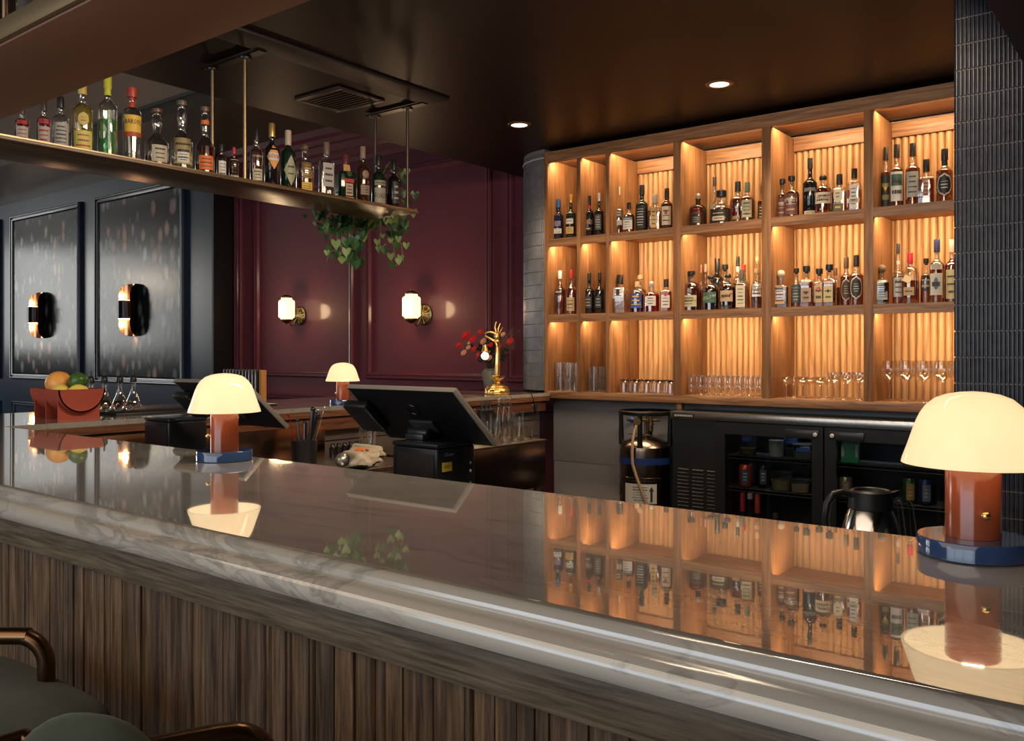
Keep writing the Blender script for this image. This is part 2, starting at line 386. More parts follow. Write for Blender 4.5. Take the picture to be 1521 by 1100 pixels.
# downlights
for i, (x, y) in enumerate(((-2.99, 3.893), (-1.786, 3.89))):
    t = thing('ceiling_light', ['recessed ceiling downlight nearer the tiled column', 'recessed ceiling downlight nearer the right pillar'][i], 'light', (x, y, ZC), group='round downlights in the bar ceiling')
    g = MB(); g.lathe([(.044, .002), (.046, -.006), (.062, -.005), (.066, .0)], 32, cap0=False, cap1=False); g.build('trim_ring', M('bronze_ring%d' % i, (.25, .12, .07), .3, .6), t)
    g = MB(); g.lathe([(.0445, -.0015), (.0445, -.004)], 32); g.build('lens', M('lit_lens%d' % i, (1, .9, .7), .3, emis=(1, .78, .48), es=5), t)
    light('downlight', 'SPOT', (x, y, ZC - .02), 42, WARM2, spot=2.4, blend=.8, rad=.04)
# ceiling vent
t = thing('ceiling_vent', 'square black ceiling vent between the hanging rods and the ceiling edge', 'vent', (-3.40, 2.94, ZC))
g = MB()
for (x0, x1, y0, y1) in ((-.17, .17, -.15, -.12), (-.17, .17, .12, .15), (-.17, -.14, -.12, .12), (.14, .17, -.12, .12)): g.box(x0, x1, y0, y1, -.012, 0)
g.build('frame', M('vent_frame', (.045, .03, .024), .4), t, bev=.002)
g = MB()
for i in range(9): g.box(-.14, .14, -.115 + i * .027, -.100 + i * .027, -.009, -.001)
g.build('louvre', BLKM, t)

# ================================================================ bar counters
def sc_(p): return (p[0] * 1.0638, 1.32 - (1.305 - p[1]) * 1.0638)
nose = [sc_(p) for p in ((.668, 1.07), (.661, 1.0692), (.655, 1.0668), (.651, 1.063), (.6497, 1.059), (.650, 1.0562), (.646, 1.0545), (.641, 1.0535), (.635, 1.0515),
                          (.630, 1.048), (.6275, 1.0435), (.6268, 1.038), (.628, 1.032), (.6315, 1.0265), (.637, 1.0235), (.645, 1.0225))]
NX1 = 1.1
ct = thing('marble_countertop', 'glossy taupe marble counter top running along the bar and down its left leg', 'countertop', (0, 0, 0))
g = MB(); poly = [(.7135, 1.07)] + nose + [(1.272, 1.0205), (1.272, 1.07)]
g.prism(poly, -3.86, NX1, 'x')
for i in range(2, len(nose)): g.m[i] = 1
L = [(-3.86, 1.2725), (-3.18, 1.2725), (-3.18, 4.455), (-3.235, 4.455)]
for i in range(9):
    a = 1.5 * PI - (PI / 2) * i / 8; L.append((cxr + .332 * math.cos(a), cyr + .332 * math.sin(a)))
L += [(-3.564, 5.075), (-3.86, 5.075)]
g.prism([(x, y) for x, y in L], 1.050, 1.07, 'z')
g.build('slab', [MARB, MARBE], ct, ang=25)
bf = thing('bar_counter', 'walnut bar front of fluted slats under the marble counter', 'bar', (0, 0, 0))
g = MB(); g.box(-3.80, NX1, .706, .730, .962, 1.019); g.build('trim_board', WALT, bf, bev=.0015)
g = MB(); pr = []; x = -3.80; sw = .0353
while x < NX1:
    sw = R.choice((.012, .018, .024, .030, .036, .047)); h_ = R.choice((0, .0025, .005)); pr += [(x, .7265 ), (x + .0012, .7225 + h_ * .5), (x + sw * .3, .7205 + h_ * .5), (x + sw * .7, .7205 + h_ * .5), (x + sw - .0012, .7225 + h_ * .5)]; x += sw
pr += [(NX1, .76), (-3.80, .76)]
g.prism(pr, .10, .9615, 'z'); g.build('slat_panel', WAL, bf, ang=35)
g = MB(); g.box(-3.80, NX1, .76, .79, .0, 1.0185); g.box(-3.75, NX1, 1.19, 1.22, .0, 1.018); g.box(-3.80, -3.77, .79, 1.19, 0, 1.018); g.build('carcass', BLKM, bf, smooth=False)
g = MB(); g.tube([(-3.7, .62, .22), (NX1, .62, .22)], .02, 14); g.build('foot_rail', BRONZE, bf)
lb = thing('side_bar_base', 'dark wood and grey metal base under the left leg of the marble counter', 'counter', (0, 0, 0))
g = MB(); g.box(-3.80, -3.25, 1.28, 4.44, .0, .955); g.build('carcass', M('grey_base', (.15, .125, .115), .4, .3), lb, smooth=False)
g = MB(); g.box(-3.80, -3.20, 1.28, 4.44, .957, 1.0205); g.build('apron', wood('stained_apron', 'y', (.09, .035, .02), (.17, .07, .04), (.24, .11, .06), .35), lb, bev=.002)
g = MB(); g.prism([(x * .9995 + (.0 if x < -3.5 else -.002), y - .002 if y > 2 else y + .001) for x, y in L], 1.0215, 1.0495, 'z'); g.build('edge_board', wood('stained_edge', 'y', (.10, .042, .024), (.19, .088, .050), (.27, .135, .08), .3), lb, ang=25)
g = MB()
for y in (2.35, 3.45, 3.75, 4.05, 4.3): g.ball((-3.196, y, 1.0), .007, n=8, k=6)
g.build('screw_cap', CHROME, lb)
g = MB(); g.box(-3.25, -3.246, 1.4, 4.42, .90, .903); g.box(-3.25, -3.246, 2.75, 4.42, .80, .803); g.build('panel_seam', BLKM, lb)

# ================================================================ oak shelving
YB = 4.46; YK = 4.80
XD = [(-3.227, -3.201), (-2.982, -2.956), (-2.775, -2.750), (-2.327, -2.281), (-1.809, -1.758), (-1.287, -1.242), (-.74, -.70)]
ZB = [(1.036, 1.080), (1.509, 1.557), (1.982, 2.030), (2.509, 2.577)]
sh = thing('back_bar_shelving', 'tall lit oak shelving with a fluted back behind the bar', 'shelf', (0, 0, 0))
for (a, b) in XD:
    MB().box(a, b, YB, YK + .02, ZB[0][1] if a > -3.2 and a < -.8 else ZB[0][0], ZB[3][0] if a > -3.2 else ZB[3][1]).build('upright', OAKV, sh, bev=.001)
LIP = .022
for i, (a, b) in enumerate(ZB):
    x0 = XD[0][1] + .0005
    pf = lambda o: [(YB + .001 + o, a), (YB + .022, a), (YB + .022, a + LIP), (YK + .02, a + LIP), (YK + .02, b), (YB + .001 + o, b)]
    if i == 0: MB().box(x0, -.70, YB + .0005, YK + .02, a, b).build('shelf_board', OAK, sh, bev=.001)
    elif i == 3: MB().prism(pf(0), x0, -.70).build('shelf_board', OAK, sh, ang=20)
    else:
        for j in range(6): MB().prism(pf(.003 * (j < 2)), XD[j][1] + .0003, XD[j + 1][0] - .0003).build('shelf_board', OAK, sh, ang=20)
g = MB(); x = XD[0][1]; pr = []; fw = .0345
while x < -.72:
    for t in (0, .12, .28, .5, .72, .88): pr.append((x + fw * t, YK + .019 - .018 * math.sqrt(max(0, 1 - (2 * t - 1) ** 2))))
    x += fw
pr += [(-.72, YK + .035), (XD[0][1], YK + .035)]
g.prism(pr, ZB[0][1], ZB[3][0], 'z'); g.build('fluted_back', OAKD, sh, ang=60)
for j in range(6):
    a, b = XD[j][1], XD[j + 1][0]
    MB().box(a + .001, b - .001, YK - .012, YK + .003, ZB[3][0] - .075, ZB[3][0] - .001).build('back_rail', OAK, sh, bev=.001)
# LED strips under each board, just behind its front edge
LEDM = M('led_strip', (1, .8, .5), .4, emis=(1, .66, .32), es=6)
LEDP = 3.9
for j in range(6):
    a, b = XD[j][1], XD[j + 1][0]; w = b - a
    for i in (1, 2, 3):
        z = ZB[i][0] + LIP
        MB().box(a + .004, b - .004, YB + .024, YB + .032, z - .005, z - .0005).build('led_strip', LEDM, sh, smooth=False)
        light('shelf_led', 'AREA', ((a + b) / 2, YB + .038, z - .007), LEDP * w / .45, WARM, w - .02, aim=((a + b) / 2, YB + .038 + .24, z - .25), sy=.012)
MB().box(-2.318, -2.288, YB + .02, YB + .06, .996, 1.034).build('bracket_block', OAKV, sh, bev=.001)
# ================================================================ bottles
def tint(name, c, gl=.08, df=.12):
    m = bpy.data.materials.new(name); m.use_nodes = True; n, l = m.node_tree.nodes, m.node_tree.links; n.clear()
    out = n.new('ShaderNodeOutputMaterial'); t = n.new('ShaderNodeBsdfTransparent'); t.inputs[0].default_value = (*c, 1)
    g = n.new('ShaderNodeBsdfGlossy'); g.inputs['Roughness'].default_value = .03
    d = n.new('ShaderNodeBsdfDiffuse'); d.inputs[0].default_value = (c[0] * .7, c[1] * .7, c[2] * .7, 1)
    a = n.new('ShaderNodeMixShader'); a.inputs[0].default_value = df; l.new(t.outputs[0], a.inputs[1]); l.new(d.outputs[0], a.inputs[2])
    b = n.new('ShaderNodeMixShader'); b.inputs[0].default_value = gl; l.new(a.outputs[0], b.inputs[1]); l.new(g.outputs[0], b.inputs[2])
    l.new(b.outputs[0], out.inputs[0]); return m
LIQ = dict(amber=tint('amber_spirit', (.52, .20, .06)), red=tint('red_brown_spirit', (.42, .10, .04)), gold=tint('golden_spirit', (.85, .62, .25)),
           pale=tint('pale_spirit', (.95, .88, .62)), green=tint('green_liqueur', (.22, .75, .36), df=.3), water=tint('clear_spirit', (.95, .95, .93), df=.02),
           dark=tint('dark_liqueur', (.20, .07, .04)), pink=tint('rosy_spirit', (.80, .42, .25)), crim=tint('crimson_spirit', (.55, .04, .03)), yel=tint('yellow_liqueur', (.80, .68, .16), df=.25))
GL = dict(clear=GLASS, black=M('black_glass', (.010, .009, .010), .06, coat=.5), green=M('dark_green_glass', (.010, .022, .012), .06, coat=.5),
          brown=M('brown_glass', (.045, .016, .007), .07, coat=.5), navy=M('navy_glass', (.01, .015, .04), .07, coat=.5))
_pc = {}
def paint(c, rough=.5, metal=0):
    k_ = (c, rough, metal)
    if k_ not in _pc: _pc[k_] = M('print_%d' % len(_pc), c, rough, metal)
    return _pc[k_]
CREAM = (.62, .55, .40); WHITE = (.70, .68, .64); TAN = (.50, .36, .20); INK = (.03, .025, .022); REDP = (.50, .03, .03); ORG = (.75, .17, .04)
YELP = (.80, .50, .07); BLU = (.04, .10, .35); GRN = (.06, .16, .08); GLD = (.65, .42, .14); SILV = (.55, .55, .55); CBLK = (.012, .012, .013); CORK = (.50, .33, .18)
_tx = {}
def text_geo(s, size=1.0):
    """outline of a word as flat polygons, centred, one unit high"""
    if s in _tx: return _tx[s]
    cu = bpy.data.curves.new('t', 'FONT'); cu.body = s; cu.align_x = 'CENTER'; cu.align_y = 'CENTER'; cu.resolution_u = 1; cu.size = 1
    o = bpy.data.objects.new('t', cu); COL.objects.link(o); dg = bpy.context.evaluated_depsgraph_get(); dg.update()
    me = bpy.data.meshes.new_from_object(o.evaluated_get(dg)); vs = [tuple(v.co) for v in me.vertices]; fs = [tuple(p.vertices) for p in me.polygons]
    bpy.data.objects.remove(o); bpy.data.curves.remove(cu); bpy.data.meshes.remove(me)
    _tx[s] = (vs, fs); return _tx[s]

def profile(R_, H, bt=.56, st=.70, nr=.30, cs=.84, style='s', taper=1.0, foot=.93, bulge=0):
    p = [(R_ * foot * taper, 0), (R_ * taper, .012 * H)]
    if taper != 1 or bulge:
        for t in (.25, .5, .75): p.append((R_ * (taper + (1 - taper) * t) * (1 + bulge * math.sin(PI * t)), H * (.012 + (bt - .012) * t)))
    p.append((R_, bt * H))
    for i in range(1, 8):
        t = i / 7
        q = .5 + .5 * math.cos(PI * t) if style == 's' else (math.sqrt(max(0, 1 - t * t)) if style == 'r' else 1 - t)
        p.append((R_ * (nr + (1 - nr) * q), H * (bt + (st - bt) * t)))
    if style == 'n':   # bulb neck
        for t in (.25, .5, .75): p.append((R_ * nr * (1 + .45 * math.sin(PI * t)), H * (st + (cs - st) * t)))
    p += [(R_ * nr * .94, H * (cs - .03)), (R_ * nr * 1.12, H * (cs - .02)), (R_ * nr * 1.12, H * (cs + .005)), (R_ * nr * .8, H * (cs + .006))]
    return p

def patch(g, rf, z0, z1, h, m, off=.0008, shape='rect', n=12, cz=None):
    """curved label hugging the bottle. rf(z): radius; h: half width in metres"""
    zz = [z0 + (z1 - z0) * i / (8 if shape != 'rect' else 1) for i in range(9 if shape != 'rect' else 2)]
    vs = []; fs = []
    for z in zz:
        t = (z - z0) / (z1 - z0); w = h
        if shape == 'diamond': w = h * (1 - abs(2 * t - 1)) + .0004
        if shape == 'oval': w = h * math.sqrt(max(.0004, 1 - (2 * t - 1) ** 2))
        for i in range(n + 1): vs.append(surf(rf, -w + 2 * w * i / n, z, off))
    for a in range(len(zz) - 1):
        for i in range(n): fs.append((a * (n + 1) + i, a * (n + 1) + i + 1, (a + 1) * (n + 1) + i + 1, (a + 1) * (n + 1) + i))
    g.add(vs, fs, m)
def surf(rf, x, z, off):
    e, fy, base = rf.e, rf.fy, rf(z)
    if e == 2.0: a = max(-2.2, min(2.2, x / base))
    else: a = math.atan2(x, base * fy)
    ang = -PI / 2 + a; q = base * sup(ang, e, fy) + off
    return (q * math.cos(ang), q * math.sin(ang), z)
class RF:
    def __init__(s, prof, e, fy): s.p = prof; s.e = e; s.fy = fy
    def __call__(s, z):
        for (r0, z0), (r1, z1) in zip(s.p, s.p[1:]):
            if z0 <= z <= z1 and z1 > z0: return r0 + (r1 - r0) * (z - z0) / (z1 - z0)
        return s.p[-1][0]
def words_on(g, rf, s, z, hgt, m, off=.0016, slant=0, wmax=None):
    vs, fs = text_geo(s); w = max(v[0] for v in vs) * 2; k_ = hgt / .7
    kx = min(k_, wmax / w) if wmax else k_
    g.add([surf(rf, v[0] * kx, z + v[1] * k_ + v[0] * kx * slant, off) for v in vs], fs, m)
def scribble(g, rf, z0, z1, h, m, seed, rows=3, off=.0015):
    r = random.Random(seed)
    for i in range(rows):
        z = z1 - (z1 - z0) * (i + .6) / (rows + .2); t = (z1 - z0) / rows * r.uniform(.16, .4); x = -h * r.uniform(.55, .85); e = -x
        while x < e:
            w = r.uniform(.12, .3) * h; a, b = x, min(e, x + w); x += w + h * .05
            g.add([surf(rf, a, z - t / 2, off), surf(rf, b, z - t / 2, off), surf(rf, b, z + t / 2, off), surf(rf, a, z + t / 2, off)], [(0, 1, 2, 3)], m)
# preset silhouettes
SH = dict(
 std=dict(bt=.58, st=.70, nr=.34, cs=.84), tall=dict(bt=.56, st=.68, nr=.30, cs=.86), longneck=dict(bt=.50, st=.60, nr=.26, cs=.88, style='s'),
 wine=dict(bt=.60, st=.74, nr=.34, cs=.80), round_=dict(bt=.55, st=.74, nr=.26, cs=.86, style='r', bulge=.02), squat=dict(bt=.50, st=.68, nr=.30, cs=.84, style='r'),
 square=dict(bt=.60, st=.68, nr=.36, cs=.80, style='r', e=7, foot=.97), flask=dict(bt=.58, st=.72, nr=.34, cs=.82, style='r', e=5, fy=.62, foot=.97),
 decanter=dict(bt=.55, st=.64, nr=.34, cs=.78, style='r', e=9, foot=.98), bulb=dict(bt=.42, st=.58, nr=.30, cs=.90, style='n'), jug=dict(bt=.46, st=.66, nr=.36, cs=.86, style='s'),
 taper=dict(bt=.62, st=.74, nr=.34, cs=.82, style='r', taper=.80), angular=dict(bt=.60, st=.72, nr=.32, cs=.82, style='l'))
bn = [0]
def bottle(desc, grp, loc, Rr, H, kind='std', glass='clear', liq=None, fill=.72, cap=CBLK, capm=0, stop=None, labels=(), text=(), neckband=None, rz=None, cat='bottle', wax=False):
    bn[0] += 1; sd = bn[0]
    p = dict(SH[kind]); e = p.pop('e', 2.0); fy = p.pop('fy', 1.0)
    if e != 2.0: Rr = Rr * .94
    pr = profile(Rr, H, **p); cs = p['cs']; nr = p['nr'] * Rr; rf = RF(pr, e, fy)
    if rz is None: rz = math.atan2(-loc[0], loc[1]) * 0 + R.uniform(-.12, .12) + math.atan2(-loc[0], -loc[1] * -1) * .55
    t = thing('liquor_bottle' if cat == 'bottle' else 'bitters_bottle', desc, cat, loc, rz, grp)
    n = 28; g = MB()
    if e == 2.0: g.lathe(pr, n)
    else:
        rs = []
        for r, z in pr:
            k_ = min(1, max(0, (r - nr * 1.15) / (Rr * .98 - nr * 1.15))) if z > p['bt'] * H else 1
            ee = 2 + (e - 2) * k_; ff = 1 + (fy - 1) * k_
            rs.append([(r * sup(2 * PI * (j + .5) / n, ee, ff) * math.cos(2 * PI * (j + .5) / n), r * sup(2 * PI * (j + .5) / n, ee, ff) * math.sin(2 * PI * (j + .5) / n), z) for j in range(n)])
        g.rings(rs)
    g.build('glass_body', GL[glass], t, ang=50)
    if liq:
        li = [(max(.001, r - .0022), z) for r, z in pr if .01 * H <= z < fill * H]; li = [(li[0][0], .007 * H)] + li + [(max(.001, rf(fill * H) - .0022), fill * H)]
        g = MB()
        if e == 2.0: g.lathe(li, 20)
        else: g.rings([[(r * .985 * sup(2 * PI * (j + .5) / 20, e, fy) * math.cos(2 * PI * (j + .5) / 20), r * .985 * sup(2 * PI * (j + .5) / 20, e, fy) * math.sin(2 * PI * (j + .5) / 20), z) for j in range(20)] for r, z in li if z <= p['bt'] * H * 1.02])
        g.build('liquid', LIQ[liq], t, ang=50)
    g = MB(); c0 = (cs + .007) * H
    if stop == 'ball': g.lathe([(nr * .8, c0), (nr * .9, c0 + .004), (nr * 1.1, c0 + .008)], 16); g.ball((0, 0, (c0 + H) / 2 + .004), (H - c0) / 2, n=14)
    elif stop == 'tee': g.lathe([(nr * .75, c0), (nr * .78, c0 + (H - c0) * .25), (nr * 1.45, c0 + (H - c0) * .27), (nr * 1.55, c0 + (H - c0) * .6), (nr * 1.5, H * .995), (nr * 1.2, H)], 20)
    elif stop == 'dome': g.lathe([(nr * .9, c0), (nr * 1.5, c0 + .002), (nr * 1.75, c0 + (H - c0) * .35), (nr * 1.5, c0 + (H - c0) * .75), (nr * .8, H)], 20)
    else:
        lo = cs - (.07 if wax else .045); q = 1.22 if e == 2 else 1.2
        g.lathe([(nr * q, lo * H), (nr * (q + .02), lo * H + .003), (nr * q, cs * H), (nr * q, H - .003), (nr * (q - .12), H)], 18)
    g.build('cap', paint(cap, .35 if not capm else .3, capm), t, ang=40)
    if neckband:
        g = MB(); a, b, c = neckband; g.lathe([(rf(a * H) + .0008, a * H), (rf(b * H) + .0008, b * H)], 20, cap0=False, cap1=False); g.build('neck_band', paint(c), t)
    if labels or text:
        g = MB(); mats = [paint(INK)]
        def mi(c):
            m_ = paint(*c) if isinstance(c[0], tuple) else paint(c)
            if m_ not in mats: mats.append(m_)
            return mats.index(m_)
        for L_ in labels:
            z0, z1, w, c = L_[:4]; shp = L_[4] if len(L_) > 4 else 'rect'; ink = L_[5] if len(L_) > 5 else INK; rows = L_[6] if len(L_) > 6 else 3
            patch(g, rf, z0 * H, z1 * H, w * Rr, mi(c), .0007 + .0006 * labels.index(L_), shp)
            if rows: scribble(g, rf, z0 * H + (z1 - z0) * H * (.08 if shp == 'rect' else .25), z1 * H - (z1 - z0) * H * (.08 if shp == 'rect' else .25), w * Rr * (.85 if shp == 'rect' else .6), mi(ink), sd * 7 + labels.index(L_), rows, .0010 + .0006 * len(labels))
        for T in text:
            s_, z, hg, c = T[:4]; words_on(g, rf, s_, z * H, hg * H, mi(c), .0014 + .0006 * len(labels), T[4] if len(T) > 4 else 0, T[5] * Rr if len(T) > 5 else Rr * 1.7)
        g.build('paper_label', mats, t, smooth=False)
    return t
def shelf_bottle(desc, grp, px, w, top, Zb, Y=4.55, **k):
    X = x_at(px, Y); d = depth(X, Y); kx = math.sqrt(1 + uu(px) ** 2); Rr = w * d / F / 2 / kx ** .5; H = z_at(top, X, Y) - Zb
    return bottle(desc, grp, (X, Y, Zb + .0005), Rr, H, **k)
Z1, Z2, Z3 = ZB[2][1], ZB[1][1], ZB[0][1]
GA = 'bottles on the top shelf row'; GB_ = 'bottles on the middle shelf row'; B = shelf_bottle
B('dark bottle with blue neck and low white label, leftmost on the top shelf', GA, 829.6, 16, 296, Z1, 4.56, kind='std', glass='navy', cap=(.03, .10, .28), labels=[(.16, .28, .8, WHITE), (.34, .46, .6, (.25, .2, .3))])
B('dark bottle with gold neck foil and white over gold label, top left cell', GA, 848, 15.4, 289, Z1, 4.56, kind='tall', glass='green', cap=GLD, capm=.8, labels=[(.34, .58, .8, WHITE), (.12, .27, .85, GLD)])
B('black bottle with red collar and gold lettering, second cell of top shelf', GA, 874.7, 17, 291, Z1, 4.56, kind='std', glass='black', cap=CBLK, neckband=(.70, .78, REDP), labels=[(.30, .42, .8, (.09, .07, .05), 'rect', GLD, 2), (.16, .24, .7, (.02, .02, .02), 'rect', GLD, 1)])
B('black bottle with silver print beside the red-collared one', GA, 890, 14, 287, Z1, 4.56, kind='tall', glass='black', cap=SILV, capm=.6, labels=[(.15, .50, .75, (.07, .07, .07), 'rect', SILV, 5)])
B('clear amber bottle with white stopper and two dark labels, third cell top shelf', GA, 918.5, 16.5, 277.4, Z1, 4.58, kind='longneck', liq='amber', fill=.52, cap=(.75, .70, .65), labels=[(.36, .50, .8, (.10, .09, .09), 'rect', CREAM, 2), (.20, .30, .85, WHITE)])
B('short amber bottle with wide white label and teal band, third cell top shelf', GA, 934.3, 18, 301, Z1, 4.545, kind='squat', liq='amber', fill=.6, labels=[(.12, .42, .9, WHITE), (.42, .50, .9, (.10, .22, .25), 'rect', WHITE, 1)])
B('tall green-glass bottle with black label of white print, third cell top shelf', GA, 953.5, 19, 275, Z1, 4.56, kind='std', glass='green', labels=[(.08, .55, .85, (.015, .015, .015), 'rect', WHITE, 7)])
B('square amber bottle with upright gold label, third cell top shelf', GA, 972.8, 20, 289, Z1, 4.56, kind='square', liq='amber', fill=.55, cap=(.35, .30, .26), labels=[(.08, .62, .42, GLD, 'rect', INK, 4)])
B('dark bottle with cream label bearing a red crest, right end of third cell top shelf', GA, 990.5, 17, 280, Z1, 4.57, kind='wine', glass='brown', labels=[(.12, .56, .9, CREAM), (.36, .48, .25, REDP, 'oval', INK, 0)])
B('dark red bottle with tall black cap, back of the fourth cell on top shelf', GA, 1031, 17, 260.6, Z1, 4.68, kind='tall', liq='red', fill=.62, labels=[(.40, .50, .7, CREAM)])
B('squat dark bottle with red and black labels and clear stopper, fourth cell', GA, 1037, 27, 288, Z1, 4.545, kind='squat', glass='brown', cap=(.45, .35, .28), stop='ball', labels=[(.34, .58, .62, (.06, .03, .03), 'rect', REDP, 2), (.08, .30, .5, (.05, .05, .04), 'rect', TAN, 3)])
B('slim clear bottle with grey label and long neck, behind the black-labelled squat one', GA, 1061.4, 17, 263, Z1, 4.73, kind='longneck', liq='pale', fill=.45, labels=[(.12, .48, .85, (.22, .22, .20), 'rect', CREAM, 3)])
B('wide squat bottle with black label and white panel, middle of fourth cell top shelf', GA, 1071.6, 34, 283, Z1, 4.56, kind='jug', liq='red', fill=.45, labels=[(.05, .42, .95, (.02, .02, .02), 'rect', TAN, 2), (.10, .22, .55, CREAM, 'rect', INK, 1)])
B('dark red bottle dipped in black wax, fourth cell of top shelf', GA, 1096, 24, 270, Z1, 4.64, kind='squat', liq='red', fill=.6, cap=(.01, .01, .012), wax=True, labels=[(.12, .2, .7, TAN)])
B('dark bottle with green capsule and green and cream label, fourth cell', GA, 1110, 23, 271, Z1, 4.55, kind='squat', liq='red', fill=.6, cap=(.12, .17, .10), wax=True, labels=[(.10, .54, .68, (.35, .33, .20), 'rect', INK, 4), (.12, .28, .5, CREAM)])
B('clear bottle half hidden behind the upright at right of the fourth cell', GA, 1134, 18, 276, Z1, 4.68, kind='std', liq='amber', fill=.6, labels=[(.1, .5, .8, (.05, .045, .04), 'rect', CREAM, 4)])
B('left of the two dark red bottles lettered RUSSELL\'S', GA, 1162, 22, 266, Z1, 4.60, kind='squat', liq='red', fill=.6, stop='tee', labels=[(.06, .50, .9, (.14, .05, .05), 'rect', TAN, 3)], text=[("RUSSELL'S", .36, .07, WHITE)])
B('right of the two dark red bottles lettered RUSSELL\'S', GA, 1176, 23, 261.6, Z1, 4.545, kind='squat', liq='red', fill=.6, stop='tee', labels=[(.06, .56, .92, (.16, .055, .055), 'rect', TAN, 3)], text=[("RUSSELL'S", .40, .075, WHITE)])
B('tall black bottle with cream base label and long neck, fifth cell top shelf', GA, 1203.4, 21, 235, Z1, 4.57, kind='tall', glass='black', cap=(.02, .02, .02), neckband=(.84, .93, TAN), labels=[(.02, .09, .9, CREAM), (.42, .48, .8, (.2, .2, .2))])
B('round dark red bottle with slanted cream label and domed stopper, fifth cell top shelf', GA, 1222.5, 25.6, 260, Z1, 4.55, kind='round_', liq='red', fill=.66, stop='dome', labels=[(.26, .54, .95, CREAM, 'rect', INK, 2)], text=[('STELLUM', .41, .09, (.12, .02, .02), .25)])
B('square amber bottle with round cream label and black cap, fifth cell top shelf', GA, 1247, 22.5, 259, Z1, 4.60, kind='square', liq='amber', fill=.55, labels=[(.08, .26, .7, (.12, .12, .06), 'rect', YELP, 1), (.28, .66, .62, CREAM, 'oval', INK, 2)])
B('clear rosy bottle with white label crossed by a cream tab, right end of fifth cell', GA, 1269, 22.5, 250.7, Z1, 4.545, kind='flask', liq='pink', fill=.5, labels=[(.08, .62, .45, WHITE, 'rect', INK, 5), (.20, .30, .85, CREAM)])
B('amber bottle with black label and yellow emblem, left of sixth cell top shelf', GA, 1316, 17, 219, Z1, 4.62, kind='std', liq='amber', fill=.6, labels=[(.05, .55, .9, (.02, .02, .025), 'rect', (.3, .3, .1), 2), (.30, .42, .3, YELP, 'diamond', INK, 0)])
B('amber bottle with white label and green picture, sixth cell top shelf', GA, 1332, 21, 215, Z1, 4.56, kind='std', liq='amber', fill=.6, labels=[(.10, .56, .92, WHITE, 'rect', INK, 2), (.34, .52, .8, (.05, .14, .10), 'rect', (.2, .1, .05), 1)])
B('amber bottle with pale grey label and black wax top, sixth cell top shelf', GA, 1355.7, 21, 213, Z1, 4.56, kind='std', liq='amber', fill=.6, labels=[(.14, .54, .9, (.40, .40, .36), 'rect', INK, 4)])
B('square faceted amber decanter with black stopper, sixth cell top shelf', GA, 1376, 25, 237, Z1, 4.58, kind='decanter', liq='amber', fill=.56, labels=[(.2, .5, .3, (.25, .08, .03), 'rect', TAN, 3)])
B('amber bottle with round black label ringed in white, right end of top shelf', GA, 1403, 24.5, 221.4, Z1, 4.56, kind='std', liq='amber', fill=.6, neckband=(.70, .80, CBLK), labels=[(.12, .54, .9, (.55, .55, .52), 'oval', INK, 0), (.15, .51, .8, (.02, .02, .02), 'oval', WHITE, 3)])
# middle row
B('bottle with white cap and slanted black label, first cell of middle shelf', GB_, 832, 16.5, 402, Z2, 4.55, kind='tall', liq='crim', fill=.7, cap=WHITE, labels=[(.45, .58, .8, (.02, .02, .02), 'rect', GLD, 1)])
B('bottle with red capsule and tan label, first cell of middle shelf', GB_, 849, 15.6, 401, Z2, 4.55, kind='tall', liq='crim', fill=.62, cap=(.30, .02, .02), labels=[(.08, .38, .9, TAN)])
B('plain black bottle with faint print, left of the pair in second cell middle shelf', GB_, 875, 17, 405.6, Z2, 4.55, kind='tall', glass='black', labels=[(.14, .42, .7, (.03, .03, .03), 'rect', (.35, .35, .3), 3)])
B('plain black bottle with faint print, right of the pair in second cell middle shelf', GB_, 890.5, 15, 405, Z2, 4.55, kind='tall', glass='black', labels=[(.14, .42, .7, (.03, .03, .03), 'rect', (.35, .35, .3), 3)])
B('pale bottle with white label of black brush script, third cell middle shelf', GB_, 921.3, 23, 408, Z2, 4.545, kind='square', liq='gold', fill=.5, labels=[(.38, .66, .85, WHITE), (.46, .62, .22, INK, 'rect', WHITE, 0)])
B('pale gold bottle half hidden behind the brush-script one', GB_, 925, 18, 397, Z2, 4.68, kind='std', liq='gold', fill=.6, cap=(.25, .22, .2), labels=[(.2, .45, .8, WHITE)])
B('squat bottle with bright blue label and yellow lettering, third cell middle shelf', GB_, 946.4, 22, 418, Z2, 4.55, kind='round_', liq='crim', fill=.72, cap=CORK, labels=[(.14, .62, .85, BLU, 'rect', YELP, 3)])
B('bottle with wooden stopper behind the blue-labelled one', GB_, 951, 19, 408.4, Z2, 4.68, kind='squat', liq='red', fill=.62, cap=CORK, stop='tee')
B('bottle with clear knob stopper and square white label, third cell middle shelf', GB_, 968, 23.6, 418.6, Z2, 4.55, kind='squat', liq='crim', fill=.6, cap=SILV, stop='ball', labels=[(.20, .52, .68, WHITE)])
B('square red bottle with white label and red seal, right end of third cell', GB_, 989.5, 18.4, 414.6, Z2, 4.56, kind='square', liq='crim', fill=.62, labels=[(.12, .50, .72, WHITE), (.46, .58, .25, REDP, 'oval', INK, 0)])
B('fat red-brown bottle with cream oval label and black stopper, fourth cell middle shelf', GB_, 1027, 29, 402.5, Z2, 4.56, kind='round_', liq='red', fill=.68, stop='tee', labels=[(.10, .38, .85, (.50, .46, .28))], text=[('WHISTLEPIG', .25, .05, INK)])
B('slim pink-topped clear bottle, left of the two slim ones in fourth cell', GB_, 1041, 12, 393.5, Z2, 4.72, kind='longneck', liq='pink', fill=.4, cap=(.5, .2, .15))
B('slim pink-topped clear bottle, right of the two slim ones in fourth cell', GB_, 1048, 12, 392, Z2, 4.72, kind='longneck', liq='pink', fill=.4, cap=(.55, .3, .25))
